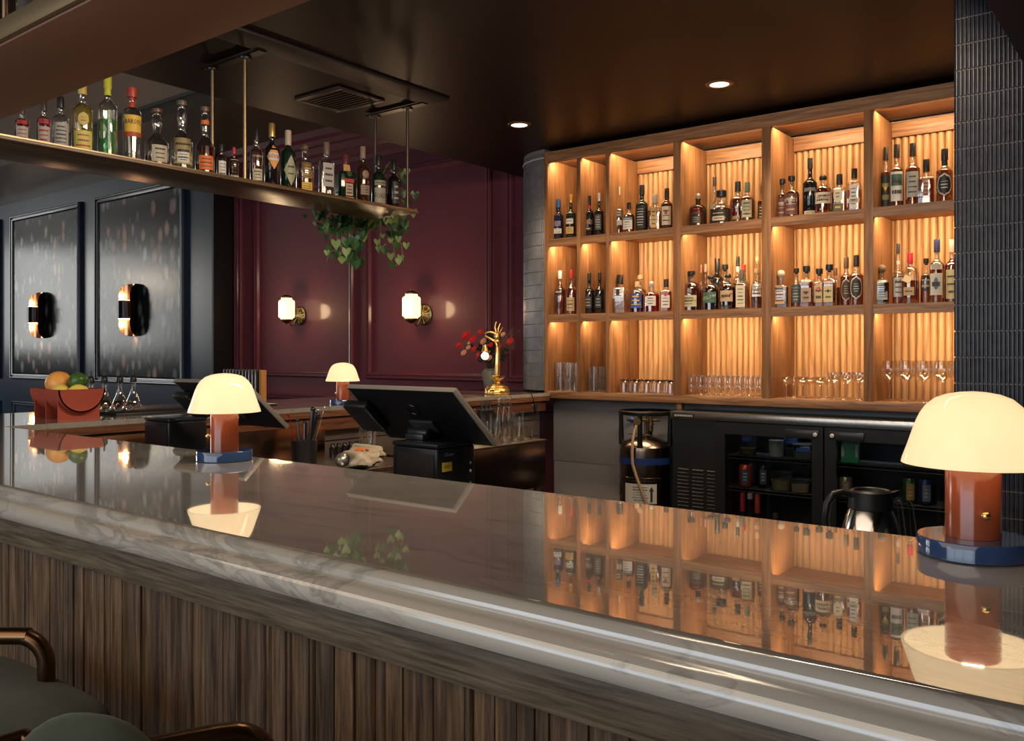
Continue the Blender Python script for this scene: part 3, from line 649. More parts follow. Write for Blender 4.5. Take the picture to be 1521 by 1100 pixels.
B('round dark bottle with slanted green label and black knob, fourth cell middle shelf', GB_, 1056, 24, 408, Z2, 4.55, kind='round_', liq='dark', fill=.66, stop='dome', labels=[(.20, .50, .95, (.06, .14, .09), 'rect', INK, 1)], text=[('STELLUM', .35, .085, (.6, .6, .5), .25)])
B('black bottle with tall tapering neck, back of fourth cell middle shelf', GB_, 1065.5, 19, 384, Z2, 4.735, kind='wine', glass='black', neckband=(.88, .96, TAN))
B('round dark bottle with slanted tan label and black knob, fourth cell middle shelf', GB_, 1081, 23, 406, Z2, 4.55, kind='round_', liq='dark', fill=.66, stop='dome', labels=[(.22, .52, .95, TAN, 'rect', INK, 1)], text=[('STELLUM', .37, .085, (.12, .02, .02), .25)])
B('amber bottle with black stopper behind the slanted tan label', GB_, 1077, 20, 393, Z2, 4.70, kind='squat', liq='red', fill=.6, stop='tee')
B('square dark bottle with long cream label, fourth cell middle shelf', GB_, 1102, 18, 400.5, Z2, 4.56, kind='square', liq='red', fill=.58, cap=(.10, .08, .06), labels=[(.05, .60, .82, CREAM, 'rect', INK, 5)])
B('tall bottle with black and white neck strip, back of fourth cell', GB_, 1096, 15, 381, Z2, 4.72, kind='tall', liq='amber', fill=.5, neckband=(.72, .86, WHITE))
B('green-necked bottle with red top, back of fourth cell middle shelf', GB_, 1105, 16, 393, Z2, 4.66, kind='tall', liq='red', fill=.5, cap=(.35, .03, .03), neckband=(.66, .80, GRN))
B('bottle with white label of large black characters, right of fourth cell', GB_, 1124.5, 17, 399, Z2, 4.56, kind='std', liq='red', fill=.5, cap=CORK, stop='tee', labels=[(.30, .62, .9, WHITE, 'rect', INK, 3)])
B('clear bottle with pale wooden stopper behind the large black characters', GB_, 1125, 15, 381.5, Z2, 4.70, kind='longneck', liq='pink', fill=.4, cap=(.6, .42, .25), stop='tee')
B('square black bottle with tan label and glass ball stopper, left of fifth cell', GB_, 1160, 25, 402, Z2, 4.56, kind='decanter', liq='dark', fill=.6, cap=(.6, .5, .4), stop='ball', labels=[(.10, .60, .66, (.55, .34, .17), 'rect', INK, 5)])
B('bottle with dark teal round label, between two square bottles in fifth cell', GB_, 1183, 16, 398.6, Z2, 4.57, kind='std', liq='amber', fill=.56, stop='tee', labels=[(.12, .58, .85, (.05, .08, .08), 'rect', (.45, .42, .38), 5)])
B('square dark red bottle with tan label and black dot, fifth cell middle shelf', GB_, 1198, 21, 395, Z2, 4.56, kind='square', liq='red', fill=.6, stop='tee', labels=[(.12, .46, .72, (.36, .24, .16), 'rect', INK, 2), (.30, .38, .18, INK, 'oval', INK, 0)])
B('bottle with cream label and red round seal, fifth cell middle shelf', GB_, 1217, 20, 399, Z2, 4.60, kind='square', liq='red', fill=.58, stop='tee', labels=[(.12, .56, .72, TAN, 'rect', INK, 2), (.38, .52, .34, REDP, 'oval', WHITE, 1)])
B('bottle with pale yellow label, black dot and black base band, fifth cell', GB_, 1232, 21, 392.7, Z2, 4.55, kind='square', liq='amber', fill=.55, stop='tee', labels=[(.10, .48, .68, (.55, .45, .22), 'rect', INK, 2), (.32, .40, .16, INK, 'oval', INK, 0)])
B('round clear bottle half hidden behind the pale yellow label', GB_, 1241, 19, 398, Z2, 4.68, kind='round_', liq='dark', fill=.5, cap=(.1, .05, .03))
B('dark red bottle with silver ringed oval label, left of the matching pair', GB_, 1257, 18, 382, Z2, 4.59, kind='std', liq='red', fill=.6, cap=(.10, .05, .035), wax=True, labels=[(.10, .56, .85, (.45, .40, .34), 'oval', INK, 0), (.13, .53, .76, (.05, .03, .025), 'oval', TAN, 4)])
B('dark red bottle with silver ringed oval label, right of the matching pair', GB_, 1272, 20.7, 379, Z2, 4.555, kind='std', liq='red', fill=.6, cap=(.012, .012, .014), wax=True, labels=[(.12, .58, .88, (.55, .53, .50), 'oval', INK, 0), (.15, .55, .78, (.03, .03, .035), 'oval', (.6, .6, .55), 4)])
B('square bottle with newsprint label and ball stopper, left of sixth cell middle shelf', GB_, 1310, 23, 394, Z2, 4.56, kind='decanter', liq='dark', fill=.6, cap=(.2, .14, .1), stop='ball', labels=[(.12, .62, .74, (.42, .40, .34), 'rect', INK, 7)])
B('bottle with black and white X label and white neck ball, sixth cell', GB_, 1334, 17, 362, Z2, 4.57, kind='longneck', liq='crim', fill=.46, cap=(.03, .03, .04), neckband=(.66, .72, WHITE), labels=[(.12, .44, .85, (.45, .45, .43), 'rect', INK, 3)], text=[('XX', .38, .05, INK)])
tg_ = B('round bottle sealed in red wax with a tan hanging tag, sixth cell middle shelf', GB_, 1352, 26, 375.5, Z2, 4.56, kind='round_', liq='amber', fill=.45, cap=(.42, .02, .035), wax=True, labels=[(.16, .32, .62, TAN, 'rect', INK, 1)])
g = MB(); g.box(-.018, .018, -.002, 0, -.016, .016); o = g.build('hanging_tag', paint((.6, .46, .26)), tg_, smooth=False); o.location = (-.006, -.042, .118); o.rotation_euler = (-.25, .5, 0)
B('squat bottle with dark rounded label and flat stopper, sixth cell middle shelf', GB_, 1375.7, 17, 383.7, Z2, 4.58, kind='squat', liq='amber', fill=.5, stop='tee', labels=[(.28, .62, .92, (.03, .025, .03), 'rect', TAN, 2)])
B('tall bottle with blue cap and cream label of a blue figure, sixth cell', GB_, 1391.6, 22, 355.4, Z2, 4.55, kind='std', liq='red', fill=.62, cap=(.03, .025, .09), labels=[(.12, .46, .86, (.58, .56, .44), 'rect', INK, 1), (.52, .60, .86, (.5, .48, .42)), (.20, .40, .28, (.08, .14, .3), 'oval', INK, 1)])
B('orange bottle with ornate cream label, cut by the tiled pillar', GB_, 1414, 21, 356, Z2, 4.57, kind='std', liq='amber', fill=.7, cap=(.6, .4, .3), labels=[(.06, .52, .8, (.55, .48, .25), 'rect', INK, 3)])
# crumpled clear bag behind the first two bottles of the middle shelf
g = MB(); rs = []
for i in range(9):
    z = i / 8; q = .5 + .5 * math.sin(PI * min(1, z * 1.1)) ** .5
    rs.append([((.062 * q + R.uniform(-.010, .010)) * math.cos(2 * PI * j / 14), (.030 * q + R.uniform(-.007, .007)) * math.sin(2 * PI * j / 14), .002 + z * .27) for j in range(14)])
g.rings(rs); o = g.build('plastic_bag', glass_thin('crumpled_plastic', (.80, .74, .66), .12, .45, .15), loc=(-3.10, 4.70, Z2), ang=10)
tag(o, 'crumpled clear plastic bag behind the first two bottles of the middle shelf', 'bag')

# ================================================================ shelves hanging over the bar
ZS = 2.056
hs = thing('hanging_shelf', 'long bronzed shelf on rods hanging over the left leg of the bar', 'shelf', (0, 0, 0))
g = MB(); g.box(-3.53, -3.185, 1.166, 3.285, 2.044, ZS); g.build('board', LEDGE, hs, bev=.0015)
for x in (-3.20, -3.505):
    g = MB(); g.tube([(x, -3.0 if 0 else 1.2, ZS + .035), (x, 3.27, ZS + .035)], .003, 6) if x < -3.4 else g.box(x - .002, x + .012, 1.2, 3.28, ZS, ZS + .006)
    g.build('edge_rail', RODM, hs)
for (x, y) in ((-3.205, 2.245), (-3.445, 2.245), (-3.205, 3.225), (-3.445, 3.225)):
    r = MB(); r.tube([(x, y, ZS), (x, y, 2.575)], .0085 if y < 3 else .0075, 12); r = r.build('hanger_rod', RODM if y < 3 else M('dark_rod', (.09, .07, .06), .35, .8), hs)
    g = MB(); g.lathe([(.028, 2.572), (.030, 2.58)], 20, c=(x, y, 0)); g.build('flange', BLKM, r)
for y in (2.245, 3.225):
    g = MB(); g.box(-3.50, -3.08, y - .02, y + .02, 2.5805, 2.588); g.build('cross_bar', BLKM, hs)
g = MB(); g.box(-3.105, -2.955, .9, 3.27, 2.586, 2.5995); g.build('ceiling_rail', BLACKW, hs, bev=.002)
fs_ = thing('hanging_shelf', 'wide tan-edged shelf hanging over the bar front, top left corner', 'shelf', (0, 0, 0))
g = MB(); g.box(-4.2, -.5, .885, 1.163, 2.0445, 2.062); g.build('board', LEDGX, fs_, bev=.001)
g = MB(); g.box(-4.2, -.5, .872, .884, 2.050, 2.098); g.build('front_edge', FASC, fs_, bev=.0015)
for x in (-2.235, -.9):
    r = MB(); r.tube([(x, .90, 2.063), (x, .90, 2.598)], .008, 12); r.build('hanger_rod', RODM, fs_)
def hb(desc, px, w, top, X=-3.27, **k):
    Y = y_at(px, X); d = depth(X, Y); H = z_at(top, X, Y) - ZS; Rr = w * d / F / 2 / 1.06
    k.setdefault('rz', R.uniform(-.1, .1) + 1.25)
    return bottle(desc, 'bottles on the hanging shelf', (X, Y, ZS + .0005), Rr, H, **k)
hb('small bitters-like bottle with red top and white label, leftmost on the hanging shelf', 32.5, 21, 158, kind='std', liq='crim', fill=.6, cap=(.05, .03, .03), labels=[(.06, .44, .9, (.42, .40, .38), 'rect', REDP, 3), (.5, .6, .7, REDP)])
hb('bottle with red shoulder and white label, second on the hanging shelf', 65, 21, 151, kind='std', liq='crim', fill=.6, cap=(.05, .03, .03), labels=[(.06, .44, .9, (.42, .40, .38), 'rect', REDP, 3), (.5, .6, .7, REDP)])
hb('clear bottle with grey-white label and black cap, third on the hanging shelf', 90, 25, 144, kind='std', liq='water', fill=.6, labels=[(.06, .50, .92, (.40, .39, .40), 'rect', INK, 5)])
hb('bright yellow liqueur bottle with round medal and red print', 122.5, 31, 118, kind='std', liq='yel', fill=.66, cap=(.55, .40, .10), labels=[(.04, .30, .95, (.62, .58, .16), 'rect', REDP, 3), (.36, .54, .5, (.60, .48, .14), 'oval', (.3, .2, .05), 2)])
hb('tall green liqueur bottle with yellow neck strip', 160, 29, 106, kind='std', liq='green', fill=.44, cap=(.5, .5, .05), neckband=(.72, .88, (.55, .60, .06)), labels=[(.10, .54, .12, (.35, .55, .4), 'rect', WHITE, 6)])
hb('clear tapering bottle with yellow BARSOL label and red neck', 196, 29, 131, kind='taper', liq='water', fill=.4, cap=(.40, .05, .03), neckband=(.74, .83, (.45, .06, .03)), stop='tee', labels=[(.36, .62, .96, YELP, 'rect', INK, 0), (.34, .40, .96, (.45, .08, .03), 'rect', YELP, 0)], text=[('BARSOL', .53, .062, INK, 0, 1.75)])
hb('round amber rum bottle wrapped in raffia netting', 233, 36, 162, kind='bulb', liq='red', fill=.20, stop='tee', labels=[(.08, .36, .7, (.50, .44, .34), 'rect', INK, 3)], cap=(.12, .06, .04))
hb('clear bulb-necked bottle with pale yellow label', 270, 33, 150, kind='bulb', liq='pale', fill=.14, stop='tee', cap=(.12, .09, .07), labels=[(.10, .46, .95, (.50, .40, .20), 'rect', INK, 3), (.12, .26, .55, WHITE)])
hb('dark amber bulb-necked bottle with orange label and orange collar', 304.5, 30, 159, kind='bulb', liq='red', fill=.42, stop='tee', cap=(.14, .08, .06), neckband=(.74, .80, ORG), labels=[(.08, .28, .75, ORG, 'rect', INK, 3)])
hb('small white-labelled bitters bottle beside the orange label', 329, 14.5, 214.5, X=-3.25, kind='std', liq='amber', fill=.5, cap=(.03, .03, .03), cat='bitters bottle', labels=[(.04, .50, .92, WHITE, 'rect', INK, 4)])
hb('small bitters bottle with red cap and white wrapper', 347.5, 15, 219, X=-3.25, kind='squat', glass='brown', cap=(.55, .03, .06), cat='bitters bottle', labels=[(.04, .62, .95, WHITE, 'rect', INK, 5)])
hb('amber bottle with low cream label, just right of the front rod', 381, 20, 191, kind='std', liq='amber', fill=.62, labels=[(.08, .28, .8, CREAM)], text=[('AMARO', .50, .04, CREAM)])
hb('black bottle with AVERNA diamond label and gold foil top', 404, 23.6, 183.6, kind='std', glass='black', cap=GLD, capm=.7, labels=[(.28, .66, .98, (.75, .35, .10), 'diamond', INK, 0), (.42, .53, .72, WHITE, 'rect', INK, 0)], text=[('AVERNA', .475, .07, REDP, 0, 1.6)])
hb('tall dark wine-shaped bottle with green-cream diamond label', 428, 24, 194, kind='wine', glass='green', cap=(.55, .45, .38), labels=[(.08, .58, .95, (.36, .37, .24), 'diamond', INK, 2)])
hb('carved clear bottle with gold skull-like relief and gold label', 453, 28, 215, kind='squat', liq='amber', fill=.3, cap=(.15, .09, .05), stop='ball', labels=[(.30, .62, .6, (.30, .18, .06), 'rect', GLD, 4), (.06, .22, .6, YELP)])
hb('clear square-shouldered bottle with plain white label', 485, 26, 211.7, kind='flask', liq='water', fill=.5, cap=(.18, .12, .1), labels=[(.20, .62, .75, (.46, .43, .42), 'rect', INK, 3)])
hb('dark square bottle with orange-framed label and red stripe', 513, 30, 230, kind='decanter', glass='green', cap=(.12, .03, .03), labels=[(.06, .78, .55, (.58, .32, .14), 'rect', INK, 0), (.10, .36, .42, (.52, .36, .28), 'rect', INK, 3), (.38, .46, .55, REDP, 'rect', INK, 0), (.50, .74, .34, (.04, .05, .03), 'oval', (.2, .35, .1), 2)])
hb('dark bottle with oval shoulder label and low cream label', 539, 21, 218, kind='std', glass='brown', cap=(.3, .2, .15), labels=[(.16, .32, .8, (.36, .26, .22)), (.44, .58, .55, (.30, .18, .13), 'oval', TAN, 2)])
hb('dark bottle with cream FORDS label', 562, 22.7, 230.5, kind='std', glass='green', cap=(.02, .02, .02), labels=[(.05, .36, .92, (.36, .31, .25), 'rect', INK, 0), (.40, .50, .92, (.30, .25, .18), 'rect', INK, 1)], text=[('FORDS', .20, .10, INK)])
hb('black bottle with fine white script, last before the far rod', 585, 22, 238, kind='std', glass='black', labels=[(.12, .55, .5, (.02, .02, .02), 'rect', (.4, .4, .4), 3)])
# two bottles seen over the front edge of the front shelf
for (x, d_, lq) in ((-2.185, 'dark bottle on the front hanging shelf, left of two at the photo corner', 'dark'), (-2.10, 'dark red bottle on the front hanging shelf, right of two at the photo corner', 'crim')):
    bottle(d_, 'bottles on the front hanging shelf', (x, .94, 2.0625), .036, .30, kind='std', liq=lq, fill=.6, labels=[(.2, .5, .6, (.05, .04, .04), 'rect', TAN, 2)])
# ================================================================ mushroom table lamps
def opal(name, col, es, tr):
    m = bpy.data.materials.new(name); m.use_nodes = True; n, l = m.node_tree.nodes, m.node_tree.links; n.clear()
    out = n.new('ShaderNodeOutputMaterial'); t = n.new('ShaderNodeBsdfTranslucent'); t.inputs[0].default_value = (*tr, 1)
    d = n.new('ShaderNodeBsdfDiffuse'); d.inputs[0].default_value = (.55, .50, .40, 1)
    g = n.new('ShaderNodeBsdfGlossy'); g.inputs['Roughness'].default_value = .06
    e = n.new('ShaderNodeEmission'); e.inputs[0].default_value = (*col, 1); e.inputs[1].default_value = es
    a = n.new('ShaderNodeMixShader'); a.inputs[0].default_value = .5; l.new(d.outputs[0], a.inputs[1]); l.new(t.outputs[0], a.inputs[2])
    f = n.new('ShaderNodeFresnel'); f.inputs[0].default_value = 1.45
    b = n.new('ShaderNodeMixShader'); l.new(f.outputs[0], b.inputs[0]); l.new(a.outputs[0], b.inputs[1]); l.new(g.outputs[0], b.inputs[2])
    c = n.new('ShaderNodeAddShader'); l.new(b.outputs[0], c.inputs[0]); l.new(e.outputs[0], c.inputs[1]); l.new(c.outputs[0], out.inputs[0]); return m
OPAL = opal('opal_glass', (1.0, .75, .45), .60, (1.0, .86, .64))
TERRA = noisy('terracotta_gloss', (.25, .058, .024), (.30, .072, .030), 8, .16, coat=.35)
LBLUE = noisy('blue_lacquer', (.030, .062, .16), (.035, .072, .18), 8, .10, coat=.8)
def mushroom(desc, loc, rz):
    t = thing('table_lamp', desc, 'lamp', loc, rz, 'mushroom lamps on the bar')
    g = MB(); g.lathe([(.061, 0), (.0635, .0015), (.0635, .0215), (.0625, .023), (.001, .023)], 56, cap1=False); g.build('base', LBLUE, t, ang=50)
    g = MB(); g.lathe([(.0315, .0232), (.0315, .124), (.030, .126)], 48, flute=None); g.build('stem', TERRA, t, ang=50)
    g = MB(); S = [(0, 1), (.06, .985), (.25, .91), (.49, .825), (.60, .78), (.69, .735), (.80, .655), (.90, .53), (.96, .365), (.99, .18), (1, .02)]
    pr = [(.082 * r, .112 + .09 * q) for q, r in S]; inn = [(max(.001, r - .004), z - .0035 if q > .3 else z) for (r, z), (q, _) in zip(pr, S)]
    g.lathe(inn[::-1] + pr, 56, cap0=True, cap1=True); g.build('shade', OPAL, t, ang=60)
    g = MB(); g.tube([(.0315, 0, .055), (.037, 0, .055)], .0025, 8); g.ball((.040, 0, .055), .0052, n=14, k=9); g.build('knob', BRASS, t)
    light('lamp_glow', 'POINT', (loc[0], loc[1], loc[2] + .155), .85, (1, .81, .58), rad=.022)
    return t
BT = 1.0702
mushroom('cream mushroom lamp with terracotta stem standing left of centre on the front bar', (-1.785, 1.195, BT), 3.75)
mushroom('large nearby cream mushroom lamp with blue base, right end of the front bar', (-.217, 1.205, BT), -1.05)
mushroom('small far cream mushroom lamp on the side leg of the bar, by the burgundy wall', (-3.262, 2.84, BT), -1.7)

# ================================================================ wall lights
def brass_sconce(desc, x, z):
    t = thing('wall_sconce', desc, 'wall light', (x, 5.1, z), 0, 'brass wall lights on the burgundy wall')
    g = MB(); g.lathe([(.082, -.002), (.085, -.010), (.070, -.018), (.052, -.016), (.035, -.026), (.012, -.034)], 32, axis='y', flute=None)
    g.v = [(x_, -abs(y_) if False else y_, z_) for x_, y_, z_ in g.v]
    g.v = [(a, b if b < 0 else -b, c) for a, b, c in g.v]; g.build('backplate', BRASSD, t, ang=30)
    g = MB()
    for i in range(14):
        a = 2 * PI * i / 14; g.tube([(.02 * math.cos(a), -.03, .02 * math.sin(a)), (.074 * math.cos(a), -.019, .074 * math.sin(a))], [.003, .006], 6)
    g.build('plate_rays', BRASSD, t)
    g = MB(); pts = []
    for i in range(15):
        q = i / 14; pts.append((0, -.03 - .12 * q, -.085 * math.sin(PI * min(1, q * 1.12) ** 1.3) * 1 - .0 + (.045 * q ** 6) - .012 * (1 - q)))
    g.tube(pts, .0055, 10); g.build('arm', BRASSD, t)
    c = (0, -.15, 0); g = MB(); g.lathe([(.010, -.075), (.022, -.066), (.046, -.052), (.052, -.044), (.052, -.036), (.04, -.034)], 24, c=c); g.build('cup', BRASSD, t)
    OG = opal('lit_opal_' + desc[:5], (1, .82, .48), 1.35, (.6, .5, .35))
    g = MB(); g.lathe([(.052, -.036), (.054, -.028), (.070, -.018), (.072, -.010), (.072, .120), (.068, .132), (.050, .142), (.048, .158), (.036, .166)], 32, c=c, flute=(16, .012)); g.build('glass_shade', OG, t, ang=60)
    g = MB(); g.lathe([(.050, .156), (.050, .164), (.030, .178), (.008, .186), (.009, .196), (.002, .202)], 24, c=c); g.build('finial', BRASSD, t)
    light('sconce_glow', 'POINT', (x, 4.97 - .13, z + .05), 6.5, (1, .66, .36), rad=.07)
brass_sconce('brass wall light with glowing ribbed shade, left panel of the burgundy wall', -6.44, 1.655)
brass_sconce('brass wall light with glowing ribbed shade, right panel of the burgundy wall', -4.875, 1.625)
def tube_sconce(desc, x, z):
    t = thing('tube_sconce', desc, 'wall light', (x, 4.878, z), 0, 'black and copper wall lights on the floral wallpaper')
    H2, Rb = .28, .115
    # stadium-ended curved shield, hollow side to the room
    for nm, off, mt in (('outer_shell', .0, M('black_bronze', (.02, .014, .014), .3, .6)), ('copper_lining', -.003, COPPER)):
        g = MB(); n = 20; rows = []
        for i in range(n + 1):
            a = PI * i / n; xx = -Rb * math.cos(a); yy = -.005 - .105 * (1 - math.sin(a)) + off + .0
            hh = H2 - Rb + Rb * math.sqrt(max(0, 1 - (1 - math.sin(a)) ** 2)); rows.append((xx * (1 if off == 0 else .985), yy, hh * (1 if off == 0 else .988)))
        vs = [(a, b, -h) for a, b, h in rows] + [(a, b, h) for a, b, h in rows]
        vs2 = [(a, b + .002, c) for a, b, c in vs]; m_ = len(vs); k_ = n + 1
        fs = [(i, i + 1, k_ + i + 1, k_ + i) for i in range(n)] + [(m_ + i, m_ + k_ + i, m_ + k_ + i + 1, m_ + i + 1) for i in range(n)]
        fs += [(i, m_ + i, m_ + i + 1, i + 1) for i in range(n)] + [(k_ + i, k_ + i + 1, m_ + k_ + i + 1, m_ + k_ + i) for i in range(n)] + [(0, k_, m_ + k_, m_), (n, m_ + n, m_ + k_ + n, k_ + n)]
        g.add(vs2[:0] + vs + vs2, fs); g.build(nm, mt, t, ang=40)
    g = MB(); g.lathe([(.078, -.095), (.080, -.093), (.080, .093), (.078, .095)], 32, c=(0, -.100, 0)); g.build('centre_band', M('dark_band', (.03, .02, .03), .25, .4), t)
    for s_ in (-1, 1):
        g = MB(); g.lathe([(.072, .096 * s_), (.068, .099 * s_)], 24, c=(0, -.100, 0)); g.build('lens', M('lit_disc', (1, .8, .6), .4, emis=(1, .60, .30), es=9), t)
        light('tube_sconce_glow', 'POINT', (x, 4.878 - .10, z + .15 * s_), 2.4, (1, .56, .28), rad=.03)
    g = MB(); g.box(-.05, .05, -.006, -.001, -.1, .1); g.build('wall_plate', BLKM, t)
tube_sconce('black and copper wall light on the far left floral panel', -11.06, 1.775)
tube_sconce('nearer black and copper wall light on the floral panel nearest the burgundy wall', -8.93, 1.775)

ORD = ['first', 'second', 'third', 'fourth', 'fifth', 'sixth', 'seventh', 'eighth', 'ninth', 'tenth', 'eleventh', 'twelfth']
def ranks(spots, what):
    """a label for every glass: its place in its row, counted from the left"""
    if len({round(s_[1], 3) for s_ in spots}) == len(spots): return ['%s from left of the %s' % (ORD[i], what) for i in range(len(spots))]
    out = []; ys = sorted({round(s_[1], 3) for s_ in spots}); zs = sorted({s_[2] for s_ in spots})
    for s_ in spots:
        row = sorted(t_[0] for t_ in spots if round(t_[1], 3) == round(s_[1], 3) and t_[2] == s_[2])
        r_ = ORD[row.index(s_[0])] if len(row) > 1 else 'only'
        d_ = ('front row' if round(s_[1], 3) == ys[0] else 'back row') if len(ys) > 1 and len(ys) < 4 else 'row'
        z_ = '' if len(zs) == 1 else (', upper layer' if s_[2] == zs[-1] else ', lower layer')
        out.append('%s from left in %s of %s%s' % (r_, d_, what, z_))
    return out
# ================================================================ glassware on the lowest shelf
CUT = glass_thin('cut_glass', (.95, .92, .86), .12, .45, .12)
def open_lathe(prof, n=20, fl=None, c=(0, 0, 0)):
    g = MB(); g.lathe(prof, n, c=c, cap0=True, cap1=False, flute=fl); return g
def glassset(name, desc, cat, grp, build, spots, Z):
    first = None
    lb_ = ranks(spots, desc) if len(spots) > 1 else [desc]
    for (x, y, dz), L_ in zip(spots, lb_):
        if first is None:
            first = thing(name, L_, cat, (x, y, Z + dz + .0004), 0, grp); build(first)
        else: dup(first, (x, y, Z + dz + .0004), R.uniform(0, 3), L_)
def rocks(h, r):
    def f(t):
        n = 32; g = MB(); rs = []
        for k_ in range(13):
            z = h * k_ / 12; rs.append([(r * (.94 + .06 * k_ / 12) * (1 + .05 * (1 if (j + k_) % 2 else -1) * (0 < k_ < 9)) * math.cos(2 * PI * j / n), r * (.94 + .06 * k_ / 12) * (1 + .05 * (1 if (j + k_) % 2 else -1) * (0 < k_ < 9)) * math.sin(2 * PI * j / n), z) for j in range(n)])
        g.rings(rs, cap1=False); g.build('cup', CUT, t, ang=5)
        g = MB(); g.lathe([(r * .86, .003), (r * .88, .014)], 20); g.build('thick_base', CUT, t)
    return f
sp = [(x, y, z) for z in (0, .0885) for y in (4.535, 4.615) for x in (-3.163, -3.092, -3.021)]
glassset('rocks_glass', 'cut rocks glasses in leftmost shelf cell', 'glass', 'cut rocks glasses in the leftmost cell', rocks(.088, .033), sp, Z3)
sp = [(x, y, z) for z in (0, .0765) for y in (4.535, 4.61) for x in (-2.915, -2.822)]
glassset('rocks_glass', 'cut rocks glasses in second shelf cell', 'glass', 'cut rocks glasses in the second cell', rocks(.076, .033), sp, Z3)
def tumbler(t):
    g = MB(); g.lathe([(.037, 0), (.0368, .01), (.033, .055), (.031, .078), (.029, .081)], 24, cap0=False, flute=(12, .015)); g.build('cup', CUT, t, ang=40)
    g = MB(); g.lathe([(.028, .068), (.030, .0795)], 20); g.build('thick_base', glass_thin('dark_glass_base', (.35, .3, .28), .2, .6), t)
glassset('tumbler', 'upturned tumblers, third shelf cell', 'glass', 'upturned tumblers in the third cell', tumbler, [(-2.695 + .0775 * i + (.02 if y > 4.6 else 0) * 0, y, 0) for y in (4.55, 4.63) for i in range(5)], Z3)
def glencairn(t):
    g = open_lathe([(.020, 0), (.020, .004), (.009, .012), (.012, .022), (.024, .036), (.026, .048), (.023, .064), (.0195, .085), (.0205, .112)], 22); g.build('bowl', GLASS, t, ang=60)
glassset('tasting_glass', 'tulip tasting glasses, fourth shelf cell', 'glass', 'tulip tasting glasses in the fourth cell', glencairn, [(-2.245 + .0575 * i, y, 0) for y in (4.53, 4.60) for i in range(8)], Z3)
def coupe(t):
    g = open_lathe([(.032, 0), (.031, .002), (.006, .005), (.0035, .012), (.0035, .066), (.010, .072), (.030, .082), (.041, .096), (.0425, .112)], 24); g.build('bowl_and_stem', GLASS, t, ang=60)
glassset('coupe_glass', 'shallow coupes, fifth shelf cell', 'glass', 'coupe glasses in the fifth cell', coupe, [(-1.705 + .088 * i - (.0 if y > 4.6 else 0), y, 0) for y in (4.54, 4.64) for i in range(3)], Z3)
def nick(t):
    g = open_lathe([(.030, 0), (.029, .002), (.006, .006), (.0035, .014), (.0035, .082), (.010, .088), (.027, .104), (.031, .122), (.029, .140)], 22); g.build('bowl_and_stem', GLASS, t, ang=60)
glassset('stemmed_glass', 'small stemmed glasses, fifth shelf cell', 'glass', 'small stemmed glasses in the fifth cell', nick, [(-1.455 + .066 * i + (.02 if y > 4.6 else 0), y, 0) for y in (4.54, 4.64) for i in range(3)], Z3)
def wine(t):
    g = open_lathe([(.034, 0), (.033, .002), (.006, .006), (.0036, .016), (.0036, .098), (.008, .104), (.030, .122), (.038, .142), (.037, .170), (.034, .200)], 26); g.build('bowl_and_stem', GLASS, t, ang=60)
glassset('wine_glass', 'tall wine glasses, sixth shelf cell', 'glass', 'wine glasses in the sixth cell', wine, [(-1.190 + .080 * i + (.035 if y > 4.6 else 0), y, 0) for y in (4.55, 4.66) for i in range(5)], Z3)

